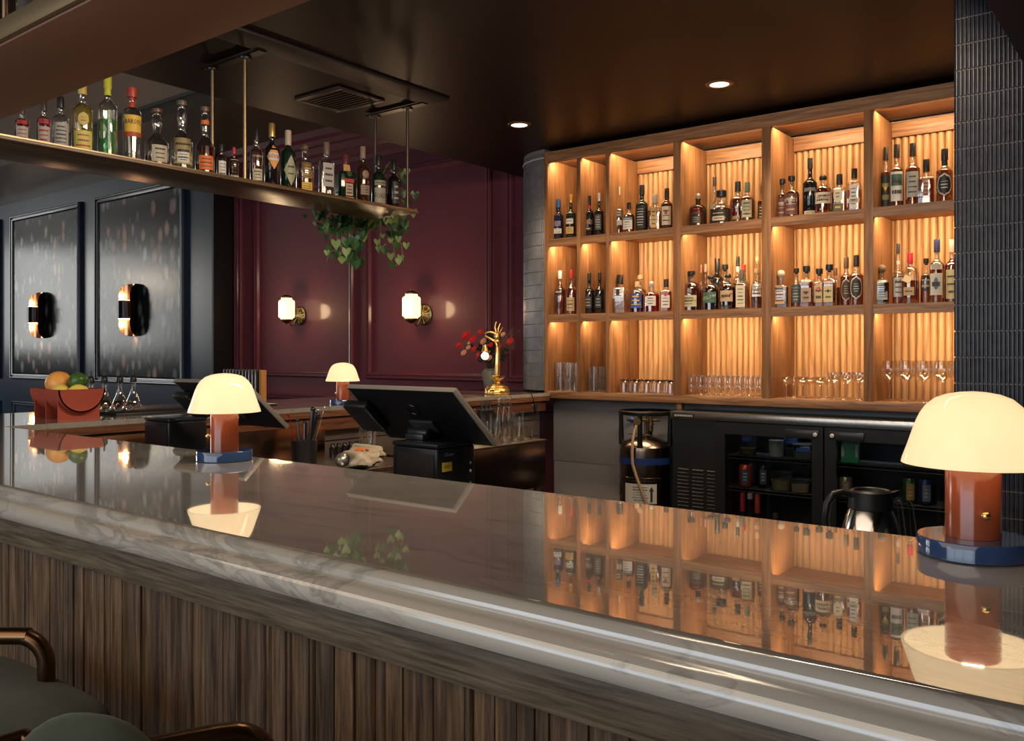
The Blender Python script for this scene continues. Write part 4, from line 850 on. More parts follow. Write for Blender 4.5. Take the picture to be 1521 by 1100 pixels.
# ================================================================ point-of-sale terminals and printers behind the front bar
ub = thing('underbar_shelf', 'steel work shelf hidden behind the front bar under the terminals', 'counter', (0, 0, 0))
g = MB(); g.box(-3.17, -1.40, 1.285, 1.95, .885, .900); g.build('top', STEEL, ub, bev=.001)
g = MB(); g.box(-1.38, .9, 1.285, 2.30, .785, .800); g.build('lower_top', STEEL, ub, bev=.001)
for (x, y, zt) in ((-3.1, 1.33, .885), (-3.1, 1.9, .885), (-1.45, 1.33, .885), (-1.45, 1.9, .885), (-1.3, 2.25, .785), (.85, 2.25, .785), (.85, 1.33, .785), (-1.3, 1.33, .785)):
    g = MB(); g.tube([(x, y, 0), (x, y, zt)], .019, 12); g.build('leg', STEEL, ub)
def terminal(desc, dx, neck_z):
    t = thing('sales_terminal', desc, 'computer', (-1.70 + dx, 1.755, neck_z)); ox, oy, oz = -1.70 + dx, 1.755, neck_z
    T = Vector((0, 1.672, 1.2185)); Bm = Vector((0, 1.840, 1.0650)); dv = (Bm - T); nrm = Vector((0, -dv.z, dv.y)).normalized()
    x0, x1 = -1.899 + dx, -1.500 + dx
    def slab(g, xa, xb, a, b, d0, d1):
        ps = []
        for xx in (xa, xb):
            for q in (a, b):
                for d in (d0, d1):
                    p = T + dv * q + nrm * d; ps.append((xx - ox, p.y - oy, p.z - oz))
        g.add(ps, [(0, 1, 3, 2), (4, 6, 7, 5), (0, 4, 5, 1), (2, 3, 7, 6), (0, 2, 6, 4), (1, 5, 7, 3)])
    g = MB(); slab(g, x0, x1, 0, 1, 0, .013); g.build('screen_housing', M('terminal_back', (.009, .009, .011), .5, spec=.12), t, bev=.004, segs=3)
    g = MB(); slab(g, x0, x1, -.012, -.0005, -.001, .014); slab(g, x1 - .0, x1 + .007, -.012, 1.0, -.001, .014); slab(g, x0 - .004, x0, -.012, 1.0, -.001, .014); g.build('edge_trim', M('terminal_trim', (.30, .27, .24), .35, .5), t, bev=.002)
    g = MB(); slab(g, x0 + .012, x1 - .012, .05, .95, .0135, .0150); g.build('touch_screen', BLKG, t)
    g = MB(); c = T + dv * .36; n_ = 24; u_ = dv.normalized()
    ring = [(Vector((0, 0, 0)) + Vector((-1.70 + dx - ox, 0, 0)) + Vector((math.cos(2 * PI * i / n_) * .020, 0, 0)) + u_ * (math.sin(2 * PI * i / n_) * .020) + (c - Vector((0, oy, oz))) - nrm * .0008) for i in range(n_)]
    g.tube([tuple(p) for p in ring], .0016, 6, closed=True); g.build('rear_emblem', BLKG, t)
    # card reader on the left edge
    g = MB(); slab(g, x0 - .045, x0 + .052, .20, .72, -.030, -.001); g.build('card_reader', BLK, t, bev=.009, segs=3)
    # hinge and neck
    g = MB(); slab(g, -1.70 + dx - .045, -1.70 + dx + .045, .55, .76, -.010, -.0005); g.build('hinge_plate', M('hinge_grey', (.05, .055, .062), .3, .3), t, bev=.003)
    g = MB(); g.lathe([(.012, -.036), (.012, .036)], 16, axis='x', c=(0, 1.757 - oy, 1.098 - oz)); g.box(-.034, .034, -.020, .012, .0005, 1.095 - oz); g.build('neck', M('neck_grey', (.045, .048, .055), .3, .3), t, bev=.002)
    return t
tp = BLK
def printer(desc, x0, x1, y0, y1, ztop, txt):
    t = thing('receipt_printer', desc, 'printer', ((x0 + x1) / 2, (y0 + y1) / 2, .9004)); w, d, h = (x1 - x0) / 2, (y1 - y0) / 2, ztop - .9
    g = MB(); g.box(-w, w, -d, d, 0, h - .012); g.build('body', M('printer_black', (.010, .011, .014), .3), t, bev=.006, segs=3)
    g = MB(); g.box(-w - .001, w + .001, -d - .001, d + .001, h - .0115, h); g.build('lid', M('printer_lid', (.016, .018, .024), .22), t, bev=.004, segs=3)
    g = MB(); g.box(-w + .02, w - .012, -d - .0022, -d - .0002, .02, h - .028); g.build('front_door', M('printer_door', (.014, .010, .011), .55, spec=.25), t, bev=.001)
    if txt:
        def side(s_, yc, zc, hg, mat, nm, off=.0012):
            vs, fs = text_geo(s_); k_ = hg / .7; g = MB(); g.add([(w + off, yc + v[0] * k_, zc + v[1] * k_) for v in vs], fs); return g.build(nm, mat, t, smooth=False)
        side('Clover', -d + .045, h - .030, .0095, M('grey_print', (.45, .45, .45), .5), 'lettering')
        g = MB(); g.box(w + .0004, w + .0016, -d + .018, -d + .056, h - .074, h - .050); st = g.build('sticker', M('yellow_sticker', (.62, .42, .05), .5), t)
        vs, fs = text_geo('BAR 1'); k_ = .007 / .7; g = MB(); g.add([(w + .0021, -d + .037 + v[0] * k_, h - .062 + v[1] * k_) for v in vs], fs); g.build('sticker_print', paint(INK), st, smooth=False)
        for z, c in ((.060, .45), (.082, .9), (.115, .3)):
            g = MB(); g.lathe([(.004, w + .0003), (.0035, w + .002)], 12, axis='x', c=(0, d - .02, h - z)); g.build('port', M('port_%d' % (z * 1000), (c, c, c * .9), .3), t)
    return t
printer('black receipt printer with yellow sticker supporting the centre terminal', -1.731, -1.564, 1.684, 1.836, 1.079, 1)
terminal('black touchscreen terminal seen from behind, centre of the picture above its printer', 0, 1.0795)
printer('black box printer at left, partly behind the left mushroom lamp', -3.074, -2.907, 1.717, 1.872, 1.081, 0)
terminal('black touchscreen terminal seen from behind, behind the left mushroom lamp', -.898, .9005)
# airpot
t = thing('coffee_carafe', 'steel thermal carafe with black neck and handle, beside the right mushroom lamp', 'carafe', (-.585, 2.08, .8004), .66)
g = MB(); g.lathe([(.056, 0), (.060, .004), (.0675, .03), (.0685, .065), (.064, .11), (.054, .145), (.047, .163)], 48); g.build('body', M('polished_steel', (.62, .60, .58), .13, 1.0), t)
g = MB(); g.lathe([(.0475, .163), (.049, .165), (.046, .195), (.0455, .203), (.040, .207), (.036, .205), (.034, .200), (.012, .199)], 40); g.add([(.040, -.014, .20), (.040, .014, .20), (.068, 0, .206), (.040, -.010, .178), (.040, .010, .178), (.060, 0, .193)], [(0, 1, 2), (3, 5, 4), (0, 2, 5, 3), (1, 4, 5, 2), (0, 3, 4, 1)]); g.build('neck', BLK, t)
g = MB(); g.tube([(-.044, 0, .195), (-.065, 0, .201), (-.085, 0, .196), (-.098, 0, .175), (-.103, 0, .14), (-.098, 0, .10), (-.086, 0, .075), (-.066, 0, .065)], [.007, .008, .009, .009, .009, .008, .008, .006], 12); g.build('handle', BLK, t)
t = thing('wire_tongs', 'two thin wire tong handles poking up left of the right lamp base', 'tongs', (-.36, 1.52, .8003))
for dx in (0, .017):
    g = MB(); g.tube([(dx, 0, 0), (-.03 + dx, .02, .262), (-.034 + dx, .022, .270), (-.030 + dx, .026, .275), (-.025 + dx, .026, .268), (.012 + dx, .008, 0)], .0012, 6); g.build('wire_handle', CHROME, t)
# woven sack at the right edge
WOV = M('coarse_weave', (.34, .29, .23), .85); n_, l_, b_ = nt(WOV)
w1 = n_.new('ShaderNodeTexWave'); w1.inputs['Scale'].default_value = 90; w1.inputs['Distortion'].default_value = 2; w1.bands_direction = 'Z'; l_.new(mapping(n_, l_), w1.inputs['Vector'])
w2 = noise(n_, l_, mapping(n_, l_, (30, 30, 160)), 6, 3, .6); q_ = mix(n_, l_, .5, w1.outputs[0], w2.outputs[0]); r_ = ramp(n_, [(.30, (.10, .08, .06)), (.5, (.36, .31, .25)), (.8, (.52, .46, .38))]); l_.new(q_, r_.inputs[0]); l_.new(r_.outputs[0], b_.inputs['Base Color']); bump(n_, l_, b_, q_, .5, .003)
g = MB(); g.prism([(-.14, 0), (.14, 0), (.14, .285), (-.02, .285), (-.12, .225)], -.10, .10, 'y'); o = g.build('woven_sack', WOV, loc=(.16, 1.92, .8004), bev=.008, segs=3); o.rotation_euler = (0, 0, .5)
tag(o, 'coarse woven beige sack at the right edge, behind the right mushroom lamp', 'sack')
# ================================================================ things on the left leg of the bar
TER = noisy('terracotta_matte', (.33, .055, .032), (.38, .07, .04), 10, .5)
t = thing('fruit_bowl', 'terracotta trough bowl on three upright fins, holding fruit on the left of the bar', 'bowl', (-3.42, 1.60, BT), 0)
g = MB(); n = 18; ro, ri = .088, .083; top_ = .112; pts = []
for q in (ro, ri):
    pts.append([(-q * math.cos(PI * i / n) * 1.0, top_ - q * math.sin(PI * i / n)) for i in range(n + 1)])
prof = pts[0] + pts[1][::-1]
g.prism([(y, z) for y, z in prof], -.125, .115, 'x')
cap_ = pts[0]
for x_ in (-.125, .110): g.prism(cap_, x_, x_ + .005, 'x')
g.build('trough', TER, t, ang=25)
for x_ in (-.105, -.012, .085):
    g = MB(); pf = [(-.078, .0)] + [(-.078, .09)] + [(-(ro + .0003) * math.cos(PI * i / n), top_ - (ro + .0003) * math.sin(PI * i / n)) for i in range(2, n - 1)] + [(.078, .09), (.078, 0)]
    g.prism(pf, x_, x_ + .006, 'x'); g.build('fin', TER, t, ang=25)
def fruit(name, desc, loc, r, mt, sq=(1, 1, 1), tip=.0, rz=0, leaf=False):
    g = MB(); n = 24; k_ = 16; rs = []
    for i in range(1, k_):
        a = PI * i / k_; z = -math.cos(a); q = math.sin(a) * (1 + .0)
        zz = z + tip * (z ** 7)
        rs.append([(r * sq[0] * q * math.cos(2 * PI * j / n), r * sq[1] * q * math.sin(2 * PI * j / n), r * sq[2] * zz) for j in range(n)])
    g.rings(rs); o = g.build(name, mt, loc=loc); o.rotation_euler = (0, 1.2 if sq[2] > 1.05 else .2, rz); tag(o, desc, 'fruit', 'fruit in the terracotta bowl')
    return o
OP = noisy('orange_peel', (.75, .30, .06), (.82, .40, .10), 60, .4, bs=.15); LP = noisy('lemon_peel', (.78, .58, .08), (.72, .62, .16), 50, .4, bs=.12)
LI = noisy('lime_peel', (.03, .085, .018), (.07, .16, .03), 30, .3, bs=.15)
fruit('grapefruit', 'large orange grapefruit heaped at the left of the terracotta bowl', (-3.480, 1.595, BT + .128), .052, OP, (1.0, .92, .95), rz=.4)
fruit('orange', 'orange partly hidden behind the large grapefruit', (-3.515, 1.640, BT + .112), .036, OP)
fruit('lime', 'dark green lime on top of the lemons in the terracotta bowl', (-3.385, 1.622, BT + .140), .034, LI, (1, 1, 1.1), .1)
fruit('lemon', 'lemon in the middle of the terracotta bowl, below the lime', (-3.405, 1.565, BT + .096), .033, LP, (1, 1, 1.18), .12)
fruit('lemon', 'lemon at the right end of the terracotta bowl', (-3.345, 1.600, BT + .098), .031, LP, (1, 1, 1.18), .12, 1.0)
# mat, dasher bottles, jiggers
g = MB(); g.box(-3.80, -3.36, 1.76, 2.46, 0, .008); o = g.build('bar_mat', BLK, loc=(0, 0, BT), bev=.002); tag(o, 'black rubber bar mat under the dasher bottles', 'mat')
dz = BT + .0083; first = None
for i, (px, col, ds) in enumerate(((135, 'amber', 'first dasher bottle from the fruit bowl, with amber bitters'), (155, 'pale', 'second dasher bottle from the fruit bowl, nearly clear'),
                              (178, 'crim', 'third dasher bottle from the fruit bowl, with red bitters'), (198, 'water', 'fourth dasher bottle from the fruit bowl, nearest the terminal'))):
    X = -3.70; Y = y_at(px, X); t = thing('dasher_bottle', ds, 'bottle', (X, Y, dz), 0, 'glass dasher bottles on the bar mat')
    g = MB(); g.lathe([(.026, 0), (.032, .004), (.033, .014), (.026, .034), (.015, .060), (.0105, .080), (.0102, .115), (.0118, .117)], 24, cap1=False); g.build('glass_body', GLASS, t, ang=60)
    g = MB(); g.lathe([(.025, .002), (.0305, .005), (.031, .014), (.0265, .028)], 20); g.build('liquid', LIQ[col], t)
    g = MB(); g.lathe([(.0135, .112), (.0140, .114), (.0135, .132), (.0095, .138), (.0045, .141), (.0035, .158), (.0022, .165)], 18); g.build('dasher_cap', BLK, t)
for i, (px, r, ds) in enumerate(((157, .026, 'largest of three steel jiggers lying open end out on the bar mat'), (176, .024, 'middle of three steel jiggers lying on the bar mat'), (193, .019, 'smallest of three steel jiggers lying on the bar mat, on the right'))):
    X = -3.46; Y = y_at(px, X); g = MB(); g.lathe([(r, 0), (r * .97, .001), (r * .45, .055), (r * .45, .058), (r * .8, .095), (r * .78, .095), (r * .42, .058), (r * .40, .055), (r * .93, .003)], 28, axis='x', cap0=False, cap1=False)
    o = g.build('jigger', CHROME, loc=(X, Y, dz + r + .0003), ang=30); o.rotation_euler = (0, 0, PI - .47); tag(o, ds, 'jigger', 'steel jiggers on the bar mat')
CUPM = M('copper_steel_cup', (.75, .58, .48), .12, 1.0)
for i, (px, ds) in enumerate(((103, 'polished metal cup just behind the lime, left of three'), (112, 'polished metal cup behind the bowl, middle of three'), (120, 'polished metal cup nearest the first dasher bottle'))):
    X = -3.76; Y = y_at(px, X) - .03 * (i == 1); g = MB(); g.lathe([(.017, 0), (.018, .003), (.0195, .135), (.0190, .135), (.017, .004)], 24); o = g.build('metal_cup', CUPM, loc=(X, Y - .02, BT + .0085), ang=40); tag(o, ds, 'cup', 'metal cups behind the fruit bowl')
# row of menus in a rack
t = thing('menu_rack', 'low black rack holding a row of upright menu boards behind the left lamp', 'rack', (-3.56, 2.53, BT), .0)
g = MB(); g.box(-.20, .10, -.075, .075, 0, .006); g.box(-.20, .10, -.075, -.072, .006, .022); g.build('tray', BLKM, t)
MM = [M('menu_black', (.015, .014, .016), .3), M('menu_silver', (.62, .61, .63), .22, .9), M('menu_tan', (.45, .20, .06), .4)]
for i in range(12):
    x_ = -3.755 + i * .0255; lastt = i == 11
    t = thing('menu_board', '%s upright menu board from the left in the black rack' % ORD[i] if not lastt else 'tan leather menu board closing the right end of the rack', 'menu', (x_ if not lastt else -3.468, 2.53, BT + .0063), 0, None if lastt else 'black menu boards in the rack')
    g = MB(); g.box(-.0065, .0065, -.0155, .0155, 0, .162); g.build('cover', MM[2] if lastt else MM[0], t, bev=.003)
    g = MB()
    if lastt: g.box(-.0075, .0075, -.0165, -.0145, .0, .163)
    else: g.tube([(-.0045, -.017, .002), (-.0045, -.017, .158), (0, -.017, .163), (.0045, -.017, .158)], .0022, 8)
    g.build('metal_edge', MM[2] if lastt else MM[1], t, bev=.0)

# golden hand lamp
HX, HY = -3.30, 4.08
t = thing('hand_lamp', 'golden forearm and hand lamp dangling a lit bulb, far end of side bar', 'lamp', (HX, HY, BT), math.atan2(.6157, .788))
g = MB(); g.lathe([(.068, 0), (.071, .004), (.071, .030), (.066, .034), (.060, .038), (.062, .044), (.052, .052), (.036, .060), (.018, .064), (.014, .072), (.020, .082), (.036, .094), (.042, .104), (.042, .112), (.036, .106), (.018, .100)], 40, flute=(14, .05)); g.build('base', GOLD, t, ang=50)
# forearm and hand as one skinned body
me = bpy.data.meshes.new('hand'); V_ = []; E_ = []; RR = []
def jn(p, r, par=None):
    V_.append(p); RR.append(r)
    if par is not None: E_.append((par, len(V_) - 1))
    return len(V_) - 1
a0 = jn((0, 0, .095), .022); a1 = jn((.002, 0, .16), .0215, a0); a2 = jn((.004, 0, .23), .0180, a1); a3 = jn((.004, 0, .285), .0145, a2); a4 = jn((.002, 0, .318), .0185, a3); a5 = jn((-.004, 0, .345), .0190, a4)
def finger(base, pts, r0, r1):
    p = base
    for i, q in enumerate(pts): p = jn(q, r0 + (r1 - r0) * i / (len(pts) - 1), p)
finger(a5, [(-.016, -.010, .366), (-.040, -.008, .376), (-.062, -.004, .372), (-.074, -.001, .360)], .0070, .0045)     # index, meets the thumb
finger(a4, [(-.018, -.016, .322), (-.040, -.012, .334), (-.060, -.005, .344), (-.072, -.001, .353)], .0080, .0050)     # thumb from the side of the palm
finger(a5, [(-.008, .002, .376), (-.014, .004, .400), (-.010, .006, .424), (-.004, .008, .438)], .0068, .0042)          # middle
finger(a5, [(.004, .008, .374), (.006, .012, .396), (.012, .014, .414), (.018, .016, .426)], .0064, .0040)              # ring
finger(a5, [(.012, .013, .366), (.020, .019, .382), (.028, .023, .396), (.034, .026, .404)], .0056, .0036)              # little
me.from_pydata(V_, E_, []); ho = bpy.data.objects.new('forearm_and_hand', me); COL.objects.link(ho); ho.parent = t
md = ho.modifiers.new('s', 'SKIN')
for i, v in enumerate(me.skin_vertices[0].data): v.radius = (RR[i], RR[i] * .8); v.use_root = (i == 0)
md.use_smooth_shade = True; ss = ho.modifiers.new('u', 'SUBSURF'); ss.levels = 2; ss.render_levels = 2; me.materials.append(GOLD)
g = MB(); g.tube([(-.073, 0, .357), (-.0735, 0, .300)], .0012, 6); g.lathe([(.004, .300), (.012, .296), (.014, .280), (.020, .262), (.0215, .256), (.020, .252)], 20, c=(-.0735, 0, 0)); g.build('bulb_holder', GOLD, t)
g = MB(); g.ball((-.0735, 0, .230), .0225, n=24, k=14); g.build('bulb', M('lit_globe', (1, .95, .8), .3, emis=(1, .86, .60), es=6), t)
light('hand_lamp_glow', 'POINT', (HX - .058, HY - .085, BT + .22), .5, (1, .78, .48), rad=.02)
g = MB(); pts = [(-3.245, 4.10, BT + .004), (-3.20, 4.17, BT + .006), (-3.184, 4.22, BT + .008), (-3.172, 4.25, BT + .004), (-3.166, 4.262, BT - .03), (-3.158, 4.27, 1.0), (-3.160, 4.28, .95), (-3.165, 4.27, .90), (-3.160, 4.25, .86)]
g.tube(pts, .0028, 8); o = g.build('lamp_cord', BLK); tag(o, 'thin black cord running from the golden hand lamp over the counter edge', 'cord')
g = MB(); g.box(-.009, .009, -.007, .007, -.028, .028); s = g.build('inline_switch', BLK, o, bev=.003); s.location = (-3.158, 4.272, .985)
# vase of flowers
t = thing('flower_vase', 'grey stone vase of red and peach flowers behind the golden hand lamp', 'vase', (-3.70, 4.50, BT))
g = MB(); g.lathe([(.030, 0), (.033, .003), (.046, .05), (.056, .10), (.052, .125), (.036, .138), (.040, .144), (.036, .146), (.030, .138)], 32, flute=(7, .02)); g.build('vase', noisy('grey_stoneware', (.09, .10, .08), (.19, .19, .16), 30, .6, bs=.3), t)
DG = M('dark_foliage', (.022, .028, .018), .6); TW = M('dry_twig', (.16, .11, .08), .7); RF_ = M('red_petal', (.55, .018, .015), .5); PF = M('peach_petal', (.62, .30, .16), .5)
r = random.Random(5); g = MB()
def head(i, n_): return None
tips = []
for i in range(44):
    a = r.uniform(0, 2 * PI); s_ = r.uniform(.2, 1); rad = .17 * s_; z = .20 + .20 * (1 - s_ * .75) + r.uniform(-.05, .07); p = (rad * math.cos(a), rad * math.sin(a), z); tips.append(p)
    g.tube([(0, 0, .13), (p[0] * .35, p[1] * .35, .13 + (z - .13) * .55), p], [.0016, .0013, .0008], 5)
    for q in range(3):
        c = [p[k2] * (.55 + .15 * q) + (.05 if k2 == 2 else 0) * (1 - q * .3) + r.uniform(-.01, .01) for k2 in range(3)]; d = r.uniform(.008, .02)
        g.add([(c[0] - d, c[1], c[2]), (c[0], c[1] - d * .6, c[2] + d), (c[0] + d, c[1], c[2] + d * .4), (c[0], c[1] + d * .6, c[2] - d * .3)], [(0, 1, 2, 3)])
g.build('foliage', DG, t)
g = MB()
for i in range(26):
    a = r.uniform(-.6, 1.4) if i % 2 else r.uniform(0, 6.28); q = r.uniform(.12, .19); z = r.uniform(.26, .42); p = (q * math.cos(a), q * math.sin(a), z)
    g.tube([(0, 0, .15), (p[0] * .5, p[1] * .5, .15 + (z - .15) * .6), p], [.0014, .0012, .0009], 5)
    for k2 in range(5): g.ball((p[0] + r.uniform(-.012, .012), p[1] + r.uniform(-.012, .012), p[2] - k2 * .012), .0035, n=6, k=4)
g.build('dry_sprigs', TW, t)
def bloom(c, R_, mt, flat=.5):
    g = MB()
    for lay in range(3):
        for k2 in range(9 - lay):
            a = 2 * PI * k2 / (9 - lay) + lay * .35; q = R_ * (1 - lay * .26); w = q * .38; ca, sa = math.cos(a), math.sin(a); h = q * (.10 + lay * .28) * flat * 2
            P = lambda u_, v_, hh: (c[0] + ca * u_ - sa * v_ * .8, c[1] + (sa * u_ + ca * v_) * .5 - hh, c[2] + (sa * u_ + ca * v_) * .85)
            g.add([P(q * .1, 0, h * .2), P(q * .5, -w, h * .7), P(q, -w * .5, h), P(q, w * .5, h), P(q * .5, w, h * .7)], [(0, 1, 2, 3, 4)])
    g.ball((c[0], c[1] - .004, c[2]), R_ * .25, n=8, k=6); g.build('flower', mt, t)
for (dx, z, R_, mt) in ((-.16, .30, .026, RF_), (-.07, .34, .030, RF_), (.10, .29, .026, RF_), (.13, .37, .02, PF), (-.13, .25, .024, PF), (.0, .325, .026, PF), (-.03, .235, .024, RF_), (-.115, .365, .036, RF_), (-.02, .385, .024, RF_), (.175, .325, .030, RF_), (.045, .30, .024, RF_), (-.062, .275, .022, RF_), (-.10, .285, .020, PF), (.030, .255, .020, PF), (-.095, .315, .014, PF), (.040, .215, .022, PF), (.085, .34, .018, RF_)):
    bloom((dx * .79, dx * .61 - .07, z), R_, mt)

# trailing plant at the end of the hanging shelf
t = thing('trailing_plant', 'green trailing vine hanging over the far end of the hanging shelf', 'plant', (-3.40, 3.16, ZS + .0003))
g = MB(); g.lathe([(.035, 0), (.045, .09), (.047, .092), (.040, .09)], 20); g.build('pot', M('dark_pot', (.03, .02, .018), .5), t)
LG1 = noisy('vine_leaf', (.018, .075, .022), (.05, .13, .035), 25, .32, coat=.3); LG2 = M('variegated_leaf', (.22, .32, .10), .4)
r = random.Random(11); gs = MB(); gl = [MB(), MB()]
def leaf(c, s_, a, tilt, which):
    out = [(0, 0), (.32, .28), (.52, .18), (.56, -.12), (.40, -.50), (0, -1.0), (-.40, -.50), (-.56, -.12), (-.52, .18), (-.32, .28)]
    ca, sa = math.cos(a), math.sin(a); ct_, st_ = math.cos(tilt), math.sin(tilt); vs = []
    for (x_, y_) in out:
        z_ = -abs(x_) * .35; x2, z2 = x_ * ca - z_ * sa, x_ * sa + z_ * ca
        vs.append((c[0] + s_ * (x2 * .788 - (z2 + y_ * st_) * .6157), c[1] + s_ * (x2 * .6157 + (z2 + y_ * st_) * .788), c[2] + s_ * y_ * ct_))
    m_ = (c[0], c[1], c[2] - s_ * .5 * ct_); vs.append((c[0] + s_ * st_ * .3, c[1] - s_ * st_ * .3, c[2] - s_ * .45 * ct_))
    gl[which].add([(c[0] + (v[0] - c[0]) * .82, c[1] + (v[1] - c[1]) * .82, c[2] + (v[2] - c[2]) * .82) for v in vs], [(i, (i + 1) % 10, 10) for i in range(10)])
def vine(px0, pts, X, n, sz, br=0):
    w = []
    for (px, py) in pts:
        Y = y_at(px, X); w.append(Vector((X + r.uniform(-.01, .01), Y, z_at(py, X, Y))))
    P = [Vector((X, w[0].y, ZS - .016))] + w; dense = []
    for a_, b_ in zip(P, P[1:]):
        for q in range(6): dense.append(a_.lerp(b_, q / 6))
    dense.append(P[-1]); o_ = Vector((-3.40, 3.16, ZS))
    gs.tube([tuple(d - o_) for d in dense], .0022, 6)
    for i in range(n):
        d = dense[int((i + .5) / n * (len(dense) - 1))] - o_; side = (-1) ** i * r.uniform(.008, .03)
        leaf((d.x + side * .788, d.y + side * .6157, d.z + r.uniform(-.01, .02)), sz * r.uniform(.7, 1.15), r.uniform(-.6, .6), r.uniform(-.5, .5), 1 if r.random() < .22 + br else 0)
XV = -3.56
vine(0, [(462, 318), (470, 332), (484, 345)], XV, 5, .034); vine(0, [(478, 325), (481, 342)], XV, 8, .048); vine(0, [(495, 330), (492, 355), (500, 372), (512, 380)], XV, 12, .052)
vine(0, [(505, 330), (508, 352), (520, 366)], XV, 9, .06); vine(0, [(528, 330), (530, 355), (522, 378), (517, 390)], XV, 11, .056); vine(0, [(545, 330), (550, 340)], XV, 6, .056, .3)
vine(0, [(512, 330), (520, 350), (528, 372), (530, 388)], XV, 9, .052); vine(0, [(536, 330), (536, 350), (538, 362)], XV, 8, .062); vine(0, [(500, 372), (490, 374), (484, 388)], XV, 5, .036)
vine(0, [(566, 322), (566, 345), (564, 370), (575, 362)], XV + .01, 8, .042, .5); vine(0, [(578, 320), (582, 345), (586, 372), (590, 395)], XV + .01, 12, .046, .35); vine(0, [(592, 320), (600, 338), (598, 350)], XV + .01, 8, .050, .4)
vine(0, [(586, 350), (596, 362), (600, 390)], XV + .01, 6, .04, .4)
for (px, py, s_, w_) in ((614, 318, .05, 1), (617, 292, .05, 0), (602, 270, .045, 0), (604, 258, .04, 1), (600, 290, .045, 0), (606, 305, .05, 0), (596, 262, .04, 0)):
    Y = y_at(px, -3.36); p = Vector((-3.36, Y, z_at(py, -3.36, Y))) - Vector((-3.40, 3.16, ZS)); leaf(tuple(p + Vector((0, 0, .02))), s_, r.uniform(-.5, .5), r.uniform(-.4, .4), w_)
    gs.tube([(0, 0, .08), (p.x * .5, p.y * .5, max(.13, p.z + .05)), tuple(p)], .002, 5)
gs.build('stems', M('vine_stem', (.16, .17, .07), .5), t)
gl[0].build('leaves', LG1, t, ang=80); gl[1].build('pale_leaves', LG2, t, ang=80)

# ================================================================ equipment along the inner side of the bar leg
t = thing('bar_sink', 'worn steel bar sink unit along the inner side of the side bar', 'sink', (-2.90, 2.45, 0))
g = MB(); g.box(-.27, .27, -.44, .36, .60, .836); g.build('body', STEELD, t, bev=.004)
g = MB(); g.box(-.275, .275, -.445, .365, .8365, .842); g.box(.262, .277, -.445, .365, .842, .850); g.build('rim', STEEL, t, bev=.001)
yb = y_at(483, -3.16) - 2.45; g = MB(); g.box(-.272, -.262, -.44, yb, .8425, z_at(631, -3.16, yb + 2.45)); g.build('backsplash', noisy('copper_toned_steel', (.20, .11, .08), (.30, .18, .13), 9, .25, 1.0), t, bev=.001)
for (x_, y_) in ((-.24, -.4), (.24, -.4), (-.24, .32), (.24, .32)):
    g = MB(); g.tube([(x_, y_, 0), (x_, y_, .60)], .018, 12); g.build('leg', STEEL, t)
t = thing('ice_cabinet', 'brown-reflecting steel cabinet on short legs right of the centre terminal', 'cabinet', (-2.97, 3.34, 0))
g = MB(); g.box(-.205, .20, -.50, .50, .60, .842); g.build('body', noisy('reflecting_steel', (.20, .14, .115), (.27, .19, .155), 5, .22, 1.0), t, bev=.003)
g = MB(); g.box(-.210, .205, -.505, .505, .8425, .852); g.build('top', STEELD, t, bev=.002)
for (x_, y_) in ((-.18, -.46), (.17, -.46), (-.18, .46), (.17, .46)):
    g = MB(); g.tube([(x_, y_, 0), (x_, y_, .599)], .017, 12); g.build('leg', STEEL, t)
IC = .8524
sp = []
for px in (733, 752, 768, 782):
    X = -2.83; sp.append((X, y_at(px, X), 0))
glassset('rocks_glass', 'rocks glasses on the steel cabinet', 'glass', 'rocks glasses on the steel cabinet', rocks(.075, .034), sp, IC)
def hiball(t_): g_ = open_lathe([(.026, 0), (.027, .003), (.030, .14)], 22); g_.build('cup', GLASS, t_, ang=50)
glassset('tall_glass', 'tall plain glasses on the steel cabinet', 'glass', 'tall glasses on the steel cabinet', hiball, [(-2.98, y_at(px, -2.98), 0) for px in (722, 735, 770)], IC)
for i, px in enumerate((741, 749, 757)):
    X = -3.05; t = thing('glass_bottle', ['clear glass bottle on the steel cabinet, left of three', 'clear glass bottle on the steel cabinet, middle of three', 'clear glass bottle on the steel cabinet, right of three'][i], 'bottle', (X, y_at(px, X), IC), 0, 'clear bottles on the steel cabinet')
    g = MB(); g.lathe([(.024, 0), (.026, .004), (.026, .11), (.012, .15), (.010, .175), (.013, .190), (.012, .195)], 20); g.build('glass_body', GLASS, t, ang=50)
    g = MB(); g.ball((0, 0, .208), .012, n=12); g.build('glass_stopper', GLASS, t)
for i, px in enumerate((716, 722, 728)):
    X = -3.10; g = MB(); g.lathe([(.022, 0), (.024, .003), (.027, .15), (.010, .16), (.008, .185), (.003, .20)], 16); o = g.build('squeeze_bottle', BLK, loc=(X, y_at(px, X), IC)); tag(o, ['dark squeeze bottle nearest the terminal screen', 'dark squeeze bottle in the middle of the cabinet back row', 'dark squeeze bottle beside the clear glass bottles'][i], 'bottle', 'dark squeeze bottles on the steel cabinet')
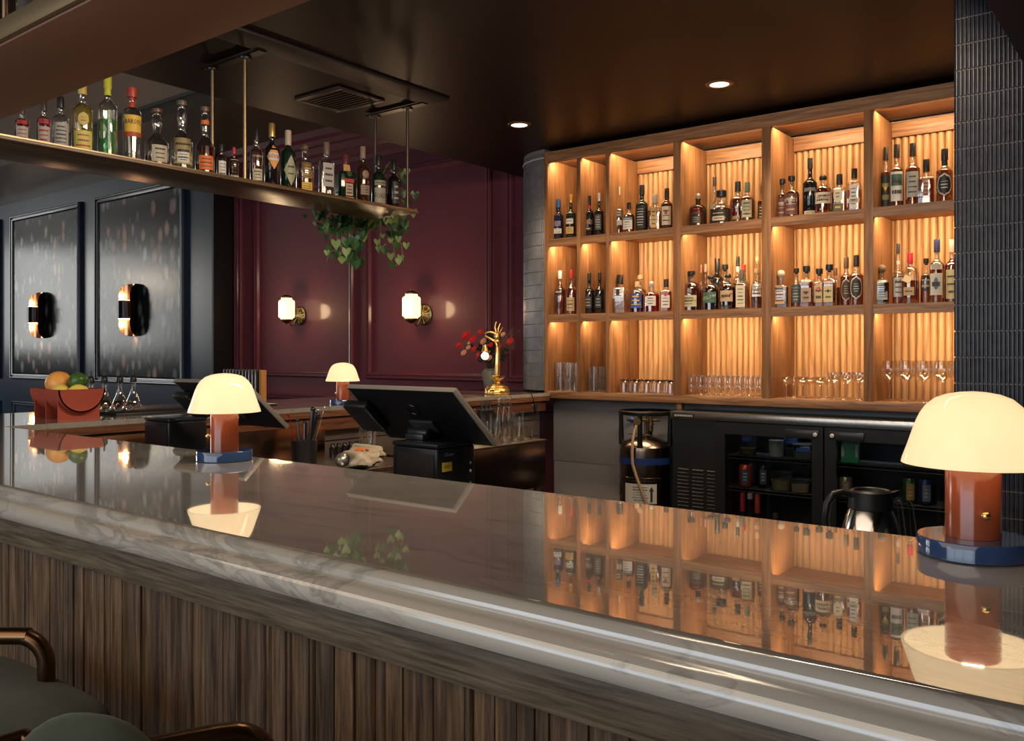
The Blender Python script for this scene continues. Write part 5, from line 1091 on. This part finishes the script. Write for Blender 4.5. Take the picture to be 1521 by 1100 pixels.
# tools on the sink
SZ = .8424
t = thing('tool_caddy', 'black caddy bristling with bar spoons and tongs behind the left lamp', 'caddy', (-3.03, y_at(452, -3.03), SZ))
g = MB(); g.lathe([(.050, 0), (.053, .003), (.056, .10), (.052, .10)], 20); g.build('holder', BLK, t)
r = random.Random(3)
def tool(desc, a, d, L_, c, rr=.002, knob=.006, nm='bar_spoon', at_=None):
    bx, by, bz = t.location; p0 = (bx + .02 * math.cos(a), by + .02 * math.sin(a), bz + .012); p1 = (p0[0] + d * math.cos(a), p0[1] + d * math.sin(a), p0[2] + L_)
    g = MB(); g.tube([(0, 0, 0), tuple(p1[k2] - p0[k2] for k2 in range(3))], rr, 8); g.ball(tuple(p1[k2] - p0[k2] for k2 in range(3)), knob, n=10); o = g.build(nm, c, loc=p0); tag(o, desc, 'tool', 'bar tools in the caddy')
REDM = M('red_handle', (.35, .02, .04), .3, .5)
DKM = M('dark_tool', (.05, .05, .055), .25, .8)
tool('red-handled spoon leaning in the black tool caddy', -1.9, .05, .20, REDM); tool('long bright spoon leaning right in the tool caddy', .6, .07, .23, CHROME); tool('twisted steel spoon standing beside the long bright one', .3, .05, .22, CHROME)
tool('dark muddler standing highest in the tool caddy', 1.3, .02, .22, DKM, .010, .012, 'muddler'); tool('dark tongs at the left of the tool caddy', 3.0, .04, .17, DKM, .005, .008, 'tongs'); tool('short dark peeler at the left of the tool caddy', 2.4, .03, .16, DKM, .009, .010, 'peeler')
tool('dark strainer handle leaning right in the tool caddy', .1, .06, .20, DKM, .008, .012, 'strainer_handle')
g = MB(); g.ball((0, 0, .030), .030, n=20, k=12); o = g.build('tea_ball', noisy('dotted_steel', (.12, .11, .10), (.75, .73, .70), 160, .3, .8), loc=(-2.80, y_at(508, -2.80), .8506 - .008)); tag(o, 'round perforated steel strainer ball on the sink edge', 'strainer')
TWL = noisy('beige_cotton', (.45, .37, .28), (.60, .52, .40), 60, .85, bs=.3)
def towel(desc, c, L_, rz, folds, band=False):
    t_ = thing('bar_towel', desc, 'towel', c, rz, 'beige towels on the bar sink'); g = MB(); rs = []; n = 26
    for i in range(15):
        x_ = -L_ / 2 + L_ * i / 14; q = 1 - .35 * math.exp(-((x_) / .03) ** 2) * band; ring = []
        for j in range(n):
            a = 2 * PI * j / n; rr = .034 * q * (1 + .22 * math.sin(folds * a + i * .25)) * (1 - .5 * (i in (0, 14)))
            ring.append((x_, rr * 1.25 * math.cos(a), max(.0, .028 + rr * .8 * math.sin(a))))
        rs.append(ring)
    g.rings(rs); g.build('cloth', TWL, t_)
    if band:
        g = MB()
        for k2 in range(4): g.lathe([(.0355, -.024 + k2 * .014), (.0385, -.018 + k2 * .014), (.0355, -.012 + k2 * .014)], 22, axis='x', c=(0, 0, .028), cap0=False, cap1=False)
        g.build('orange_band', M('orange_band', (.80, .16, .03), .5), t_)
towel('beige towel bundle tied with an orange band on the bar sink', (-2.84, y_at(538, -2.84), SZ), .26, -.35, 5, True)
towel('folded beige towel behind the orange-banded bundle', (-2.96, y_at(545, -2.96), SZ + .001), .20, -.2, 4)
towel('flat beige towel at the front edge of the bar sink', (-2.74, y_at(548, -2.74) - .06, SZ + .008), .22, -.6, 3)
def shaker(t_): g_ = open_lathe([(.034, 0), (.035, .003), (.046, .15)], 22, (16, .01)); g_.build('cup', GLASS, t_, ang=50)
X = -3.08; glassset('mixing_glass', 'clear mixing glass standing behind the towels', 'glass', 'mixing glass', shaker, [(X, y_at(546, X) , 0)], SZ)
r = random.Random(8)
for i in range(5):
    px = 494 + i * 9; X = -3.10; g = MB(); g.lathe([(.014, 0), (.015, .045), (.010, .050), (.009, .062)], 12); o = g.build('small_dark_bottle', [DKM, BLK][i % 2], loc=(X, y_at(px, X), SZ)); tag(o, 'small dark bottle, %s along the sink backsplash beside the towels' % ['first', 'second', 'third', 'fourth', 'fifth'][i], 'bottle', 'small dark bottles on the sink')

# ================================================================ below the shelving: gas dewar and glass-door coolers
YF = 4.38
t = thing('gas_cylinder', 'squat steel gas dewar with ring guard, hose and warning label under the shelving', 'gas cylinder', (x_at(959, 4.44), 4.44, 0))
DS = noisy('dewar_steel', (.16, .12, .10), (.30, .23, .19), 8, .22, 1.0)
g = MB(); g.lathe([(.13, 0), (.150, .02), (.150, .60), (.153, .605), (.153, .615), (.150, .62), (.150, .765), (.146, .785), (.120, .812), (.070, .832), (.035, .840)], 48); g.build('vessel', DS, t, ang=30)
g = MB(); g.lathe([(.1512, .690), (.1512, .728)], 48, cap0=False, cap1=False); g.build('blue_band', M('blue_band', (.01, .03, .14), .35), t)
g = MB(); g.lathe([(.146, .965), (.154, .970), (.156, .978), (.154, .986), (.146, .990), (.140, .978)], 48, cap0=False, cap1=False); g.v += []; g.build('guard_ring', BLKM, t)
for a in (.3, 1.9, 3.5, 5.0):
    g = MB(); c, q = math.cos(a), math.sin(a); g.tube([(c * .140, q * .140, .79), (c * .143, q * .143, .972)], [.016, .012], 10); g.build('guard_post', BLKM, t)
g = MB(); g.tube([(0, 0, .838), (0, 0, .955)], .009, 10); g.tube([(-.11, -.02, .93), (.10, -.02, .935)], .007, 8); g.tube([(-.05, -.03, .89), (-.05, -.03, .95)], .010, 8); g.tube([(.05, -.03, .875), (.05, -.03, .955)], .014, 10)
g.lathe([(.022, -.028), (.022, -.050)], 18, axis='y', c=(.03, -.10, .935)); g.tube([(-.10, -.02, .85), (.10, -.03, .85)], .004, 6); g.tube([(.06, -.05, .90), (.10, -.08, .925)], .004, 6); g.build('valve_group', BRASSD, t)
g = MB(); g.ball((-.055, -.06, .935), .016, n=12); g.build('blue_valve_knob', M('blue_knob', (.03, .05, .22), .4), t)
g = MB(); g.tube([(a_ * .88 + b_ * .47, a_ * .47 - b_ * .88, z_) for a_, b_, z_ in ((-.035, .07, .925), (-.055, .11, .895), (-.068, .140, .83), (-.072, .155, .76), (-.070, .150, .70), (-.050, .160, .635), (-.018, .166, .545), (.008, .167, .48), (.03, .165, .3), (.04, .14, .1))], .0085, 10); g.build('hose', M('tan_hose', (.30, .21, .14), .5), t)
rf = RF([(.1515, 0), (.1515, 2)], 2.0, 1.0); g = MB(); patch(g, rf, .475, .585, .095, 1, .001, n=20); scribble(g, rf, .485, .575, .055, 0, 5, 6, .002)
g.add([surf(rf, x_, z_, .0022) for x_, z_ in ((.058, .485), (.070, .485), (.070, .545), (.058, .545))], [(0, 1, 2, 3)], 0); g.add([surf(rf, x_, z_, .0022) for x_, z_ in ((.050, .545), (.078, .545), (.064, .572))], [(0, 1, 2)], 0)
o = g.build('warning_label', [paint(INK), paint((.50, .48, .44))], t, smooth=False); o.rotation_euler = (0, 0, .30)
g = MB(); patch(g, rf, .50, .58, .030, 1, .001, 'diamond', n=8); scribble(g, rf, .52, .56, .014, 0, 9, 3, .002); o = g.build('hazard_diamond', [paint((.5, .48, .45)), paint((.06, .10, .06))], t, smooth=False); o.rotation_euler = (0, 0, -.85)

fx0, fx1, fxa, fxb = x_at(999.5, YF), -.72, x_at(1064, YF), x_at(1226, YF)
t = thing('bottle_cooler', 'black two-door glass bottle cooler with steel top under the shelving', 'fridge', ((fx0 + fx1) / 2, YF, 0)); ox = (fx0 + fx1) / 2
ZT = .955; D = .27
g = MB(); g.box(fx0 - ox, fx1 - ox, .03, D, .0, .10); g.box(fx0 - ox, fxa - ox, .0, D, .10, ZT - .001); g.box(fxa - ox, fx1 - ox, D - .02, D, .10, ZT - .001); g.box(fxa - ox, fx1 - ox, .03, D - .02, ZT - .03, ZT - .001); g.box(fx1 - ox - .02, fx1 - ox, .03, D - .02, .1, ZT - .03); g.box(fxb - ox - .015, fxb - ox + .015, .03, D - .02, .1, ZT - .03)
g.box(fxa - ox, fx1 - ox, .03, D - .02, .10, .12); g.build('cabinet', M('cooler_black', (.010, .010, .012), .35, coat=.2), t, smooth=False)
g = MB(); g.box(fx0 - ox - .01, fx1 - ox, -.015, D + .012, ZT, ZT + .040); g.build('steel_top', STEEL, t, bev=.003)
g = MB(); g.box(fx0 - ox + .005, fx0 - ox + .14, -.0175, -.0155, ZT + .010, ZT + .030); s = g.build('name_plate', M('plate_black', (.02, .02, .02), .4), t)
g = MB()
for i in range(10): g.box(fx0 - ox + .02 + i * .011, fx0 - ox + .027 + i * .011, -.0185, -.0177, ZT + .015, ZT + .025)
g.build('plate_lettering', paint((.5, .48, .45)), s, smooth=False)
for c in range(3):
    g = MB(); xc = fx0 - ox + .065 + c * .088
    for i in range(12): g.add([(xc - .033, -.0005, .45 + i * .020), (xc + .033, -.0005, .45 + i * .020), (xc + .033, -.007, .458 + i * .020), (xc - .033, -.007, .458 + i * .020), (xc - .033, -.0005, .463 + i * .020), (xc + .033, -.0005, .463 + i * .020)], [(0, 1, 2, 3), (3, 2, 5, 4)])
    g.build('louvre_panel', M('louvre_%d' % c, (.03, .03, .032), .35), t, smooth=False)
def door(x0, x1, hs):
    g = MB(); w = .055
    g.box(x0, x0 + w, -.025, .005, .12, ZT - .006); g.box(x1 - w, x1, -.025, .005, .12, ZT - .006); g.box(x0 + w, x1 - w, -.025, .005, ZT - .066, ZT - .006); g.box(x0 + w, x1 - w, -.025, .005, .12, .18)
    d_ = g.build('door', M('door_black_%d' % (hs + 1), (.012, .012, .014), .28, coat=.3), t, bev=.0)
    g = MB(); g.box(x0 + w - .002, x1 - w + .002, -.012, -.006, .178, ZT - .064); g.build('glass_pane', GLASSD, d_, smooth=False)
    a = x1 - .19 if hs > 0 else x0 + .02
    g = MB(); g.box(a, a + .17, -.034, -.0255, ZT - .062, ZT - .022); g.build('handle', M('handle_black_%d' % (hs + 1), (.02, .02, .022), .3), d_, bev=.003)
    b = x1 - .035 if hs > 0 else x0 + .04
    g = MB(); g.lathe([(.010, -.0345), (.010, -.040), (.005, -.041)], 18, axis='y', c=(b, 0, ZT - .042)); g.v = [(p, q, s_) for p, q, s_ in g.v]; g.build('lock', M('lock_white_%d' % (hs + 1), (.6, .58, .52), .3, .3), d_)
door(fxa - ox + .004, fxb - ox - .004, 1); door(fxb - ox + .004, fx1 - ox - .02, -1)
SHZ = (.772, .600)
for (xa, xb) in ((fxa - ox + .03, fxb - ox - .02), (fxb - ox + .02, fx1 - ox - .03)):
    for z in SHZ:
        g = MB()
        for k2 in range(9): g.tube([(xa, .035 + k2 * .024, z), (xb, .035 + k2 * .024, z)], .002, 5)
        for k2 in range(12): g.tube([(xa + (xb - xa) * k2 / 11, .033, z - .003), (xa + (xb - xa) * k2 / 11, .236, z - .003)], .0018, 5)
        g.tube([(xa, .033, z - .016), (xb, .033, z - .016)], .003, 6); g.build('wire_rack', M('dark_wire', (.10, .095, .09), .35, .6), t)
light('cooler_glow', 'AREA', (ox - .05, YF + .12, ZT - .04), .22, (.85, .92, 1), .9, rot=(0, 0, 0), sy=.05)
PL = glass_thin('deli_plastic', (.78, .80, .80), .10, .4, .15); BT_ = paint((.03, .13, .42))
def tub(desc, px, z, w, h, col=None, lid=True, fillh=.6, tape=True, Y=4.47, square=False):
    X = x_at(px, Y); t_ = thing('food_container', desc, 'container', (X, Y, z + .0045), .3, 'containers in the bottle cooler'); e = 6 if square else 2.0; R_ = w / 2
    g = MB(); g.lathe([(R_ * .84, 0), (R_, h)], 28, cap1=False, e=e); g.build('tub', PL, t_)
    if col: g = MB(); g.lathe([(R_ * .82, .001), (R_ * (.82 + .14 * fillh), h * fillh)], 24, e=e); g.build('contents', M('contents_%d' % int(px), col, .6), t_)
    if lid: g = MB(); g.lathe([(R_ * 1.04, h), (R_ * 1.05, h + .006), (R_ * .95, h + .007)], 28, e=e); g.build('lid', glass_thin('lid_plastic', (.6, .62, .62), .2, .4, .25), t_)
    if tape:
        rf_ = RF([(R_ * .84, 0), (R_, h)], e, 1.0); g = MB(); patch(g, rf_, h * .55, h * .82, R_ * .6, 0, .0012); scribble(g, rf_, h * .58, h * .79, R_ * .5, 1, int(px), 2, .002); g.build('blue_tape', [BT_, paint((.3, .4, .6))], t_)
A_, B_ = SHZ
tub('tall clear tub with blue tape, top left of the cooler', 1111, A_, .105, .135, (.10, .07, .03), fillh=.25)
tub('clear beaker half full of white liquid, top rack of the cooler', 1153, A_, .085, .135, (.52, .50, .46), lid=False, fillh=.62, tape=False)
tub('round clear tub with blue tape stacked at the back of the top rack', 1176, A_, .11, .12, (.06, .06, .06), fillh=.3, Y=4.555)
tub('square clear tub with blue tape at the right of the top rack', 1193, A_, .10, .072, (.13, .14, .13), fillh=.5, square=True, Y=4.455)
tub('round tub of pale yellow juice on the middle rack of the cooler', 1161, B_, .115, .085, (.30, .28, .13), fillh=.62, tape=False)
tub('clear box of sliced garnish on the middle rack of the cooler', 1189, B_, .10, .055, (.42, .30, .18), fillh=.8, tape=False, square=True)
tub('clear tub of pale fruit, right door of the cooler behind the lamp', 1358, A_, .11, .05, (.30, .33, .18), fillh=.8, tape=False)
def can(desc, px, z, c1, c2, h=.12, r_=.033, Y=4.45, nm='drink_can'):
    X = x_at(px, Y); t_ = thing(nm, desc, 'can', (X, Y, z + .0045), .35, 'cans in the bottle cooler'); g = MB(); g.lathe([(r_ * .78, 0), (r_, .008), (r_, h - .012), (r_ * .8, h), (r_ * .76, h - .002)], 28); g.build('body', M('can_' + desc[:8], c1, .3, .5), t_, ang=50)
    g = MB(); g.lathe([(r_ * .79, h - .001), (r_ * .79, h + .0005), (r_ * .70, h - .001)], 24); g.build('rim', CHROME, t_)
    rf_ = RF([(r_, 0), (r_, h)], 2.0, 1.0); g = MB(); patch(g, rf_, h * .15, h * .8, r_ * .55, 0, .0006); scribble(g, rf_, h * .25, h * .7, r_ * .42, 1, int(px), 3, .0012); g.build('printed_panel', [paint(c2), paint((.6, .6, .6))], t_)
can('orange drink can at the left of the middle rack', 1107, B_, (.60, .09, .03), (.05, .12, .16)); can('dark green can just behind the orange one', 1115, B_, (.03, .06, .05), (.05, .05, .05), Y=4.54)
can('black can in the middle of the middle rack', 1134, B_, (.02, .02, .025), (.08, .09, .11), Y=4.50); can('colourful green can with orange flower print, right door of the cooler', 1351, B_, (.05, .12, .05), (.50, .28, .06)); can('blue and silver can beside the flower-print can', 1375, B_, (.04, .06, .14), (.20, .22, .26))
can('beige can behind the carafe handle', 1256, B_, (.25, .20, .15), (.30, .22, .15), h=.10)
X = x_at(1263, 4.46); t = thing('juice_carton', 'green and white juice carton in the right door of the cooler', 'carton', (X, 4.46, A_ + .0045), .2)
g = MB(); g.box(-.04, .04, -.035, .035, 0, .115); g.build('box', M('carton_green', (.04, .26, .12), .4), t, bev=.002)
g = MB(); g.box(-.041, .041, -.036, .036, .1155, .135); g.build('cap_band', M('carton_white', (.5, .5, .46), .4), t, bev=.002)
g = MB(); g.box(-.038, -.026, -.0365, -.0355, .03, .09); g.box(.026, .038, -.0365, -.0355, .03, .09); g.build('side_panels', paint((.45, .45, .42)), t)
for i, (px, c) in enumerate(((1103, (.45, .03, .03)), (1114, (.02, .02, .02)), (1125, (.50, .06, .04)), (1152, (.06, .05, .05)), (1186, (.05, .04, .04)))):
    X = x_at(px, 4.46); t = thing('soda_bottle', ['bottle with red neck, far left of the lowest cooler rack', 'bottle with white cap beside the red-necked one in the cooler', 'bottle with orange-red neck, third from the left in the cooler', 'clear-necked dark bottle in the middle of the lowest rack', 'dark bottle with pale cap at the right of the lowest rack'][i], 'bottle', (X, 4.46, .1204), 0, 'bottles on the lowest cooler rack')
    h = .45 - .03 * i * (i > 2); g = MB(); g.lathe([(.017, 0), (.019, .004), (.019, .24), (.013, .33), (.0125, h - .03)], 20); g.build('body', M('soda_%d' % i, (.02, .018, .018), .15), t)
    g = MB(); g.lathe([(.0145, h - .10 if i in (0, 2) else h - .03), (.015, h - .005), (.012, h)], 16); g.build('cap', M('soda_cap_%d' % i, c if i != 1 else (.5, .48, .45), .4), t)

# ================================================================ bar stools
VEL = noisy('green_velvet', (.046, .056, .040), (.068, .080, .058), 14, .8, sheen=.15, spec=.2)
def cushion(g, cx, cy, z0, z1, wx, wy, rz=0, e=4, ev=3.0):
    rs = []; c_, s_ = math.cos(rz), math.sin(rz); zc, h = (z0 + z1) / 2, (z1 - z0) / 2
    for i in range(1, 24):
        t = -PI / 2 + PI * i / 24; k_ = sup(t, ev); q, z = k_ * math.cos(t), zc + h * k_ * math.sin(t); ring = []
        for j in range(64):
            a = 2 * PI * j / 64; k2 = sup(a, e); x_, y_ = wx * q * k2 * math.cos(a), wy * q * k2 * math.sin(a); ring.append((cx + x_ * c_ - y_ * s_, cy + x_ * s_ + y_ * c_, z))
        rs.append(ring)
    g.rings(rs)
def stool(desc, ox, back, arm_in, armA, sx=.02):
    t_ = thing('bar_stool', desc, 'stool', (ox, .30, 0), 0, 'green velvet bar stools at the bar')
    g = MB(); cushion(g, sx, .06, .76, .845, .245, .275, .0, 5); g.build('seat', VEL, t_, ang=80)
    g = MB(); cushion(g, back[0], back[1], back[2], back[3], back[5] if len(back) > 5 else .17, .04, back[4], 2.4, 2.4); o_ = g.build('backrest', VEL, t_, ang=80)
    g = MB(); g.tube(smooth_path(armA), .0125, 14); g.build('arm', BRONZE, t_)
    g = MB(); g.tube(arm_in, .0125, 14); g.build('arm', BRONZE, t_)
    for (x_, y_) in ((-.17, -.16), (.17, -.16), (-.17, .18), (.17, .18)):
        g = MB(); g.tube([(x_ * 1.15, y_ * 1.15, 0), (x_, y_, .768)], .013, 12); g.build('leg', BRONZE, t_)
    g = MB(); g.tube([(-.19, .19, .25), (.19, .19, .25)], .01, 10); g.tube([(-.19, -.17, .25), (.19, -.17, .25)], .01, 10); g.build('foot_bar', BRONZE, t_)
    return t_
# positions below are local to the stool centre
def arm_pts(x0, y0, x1, y1, z):
    d = math.hypot(x1 - x0, y1 - y0); ux, uy = (x1 - x0) / d, (y1 - y0) / d; rb = .042
    arc = [(x1 - ux * (rb - rb * math.sin(a)), y1 - uy * (rb - rb * math.sin(a)), z - rb + rb * math.cos(a)) for a in (0, .26, .52, .78, 1.05, 1.31, 1.57)]
    return [(x0, y0, z - .003), (x0 + (x1 - x0) * .5, y0 + (y1 - y0) * .5, z)] + arc + [(x1, y1, z - .085), (x1 + .006, y1 - .004, z - .105), (x1 + .025, y1 - .015, z - .117), (x1 + .11, y1 - .05, z - .118)]
S1 = stool('green velvet bar stool at the left, its seat and curved bronze arm showing', -1.40, (.575, .105, .60, .978, .45, .11), [(.34, -.25, .88), (.36, .0, .887), (.38, .13, .892), (.48, .14, .885)], arm_pts(-.30, .02, .050, .300, .898))
S2 = stool('green velvet bar stool on the right, only the tip of its bronze arm in view', -.45, (.0, -.25, .66, .98, .0), [(.25, -.25, .885), (.26, .0, .885), (.26, .25, .88), (.26, .27, .80)], arm_pts(-.43, .18, -.362, .300, .903), .0)
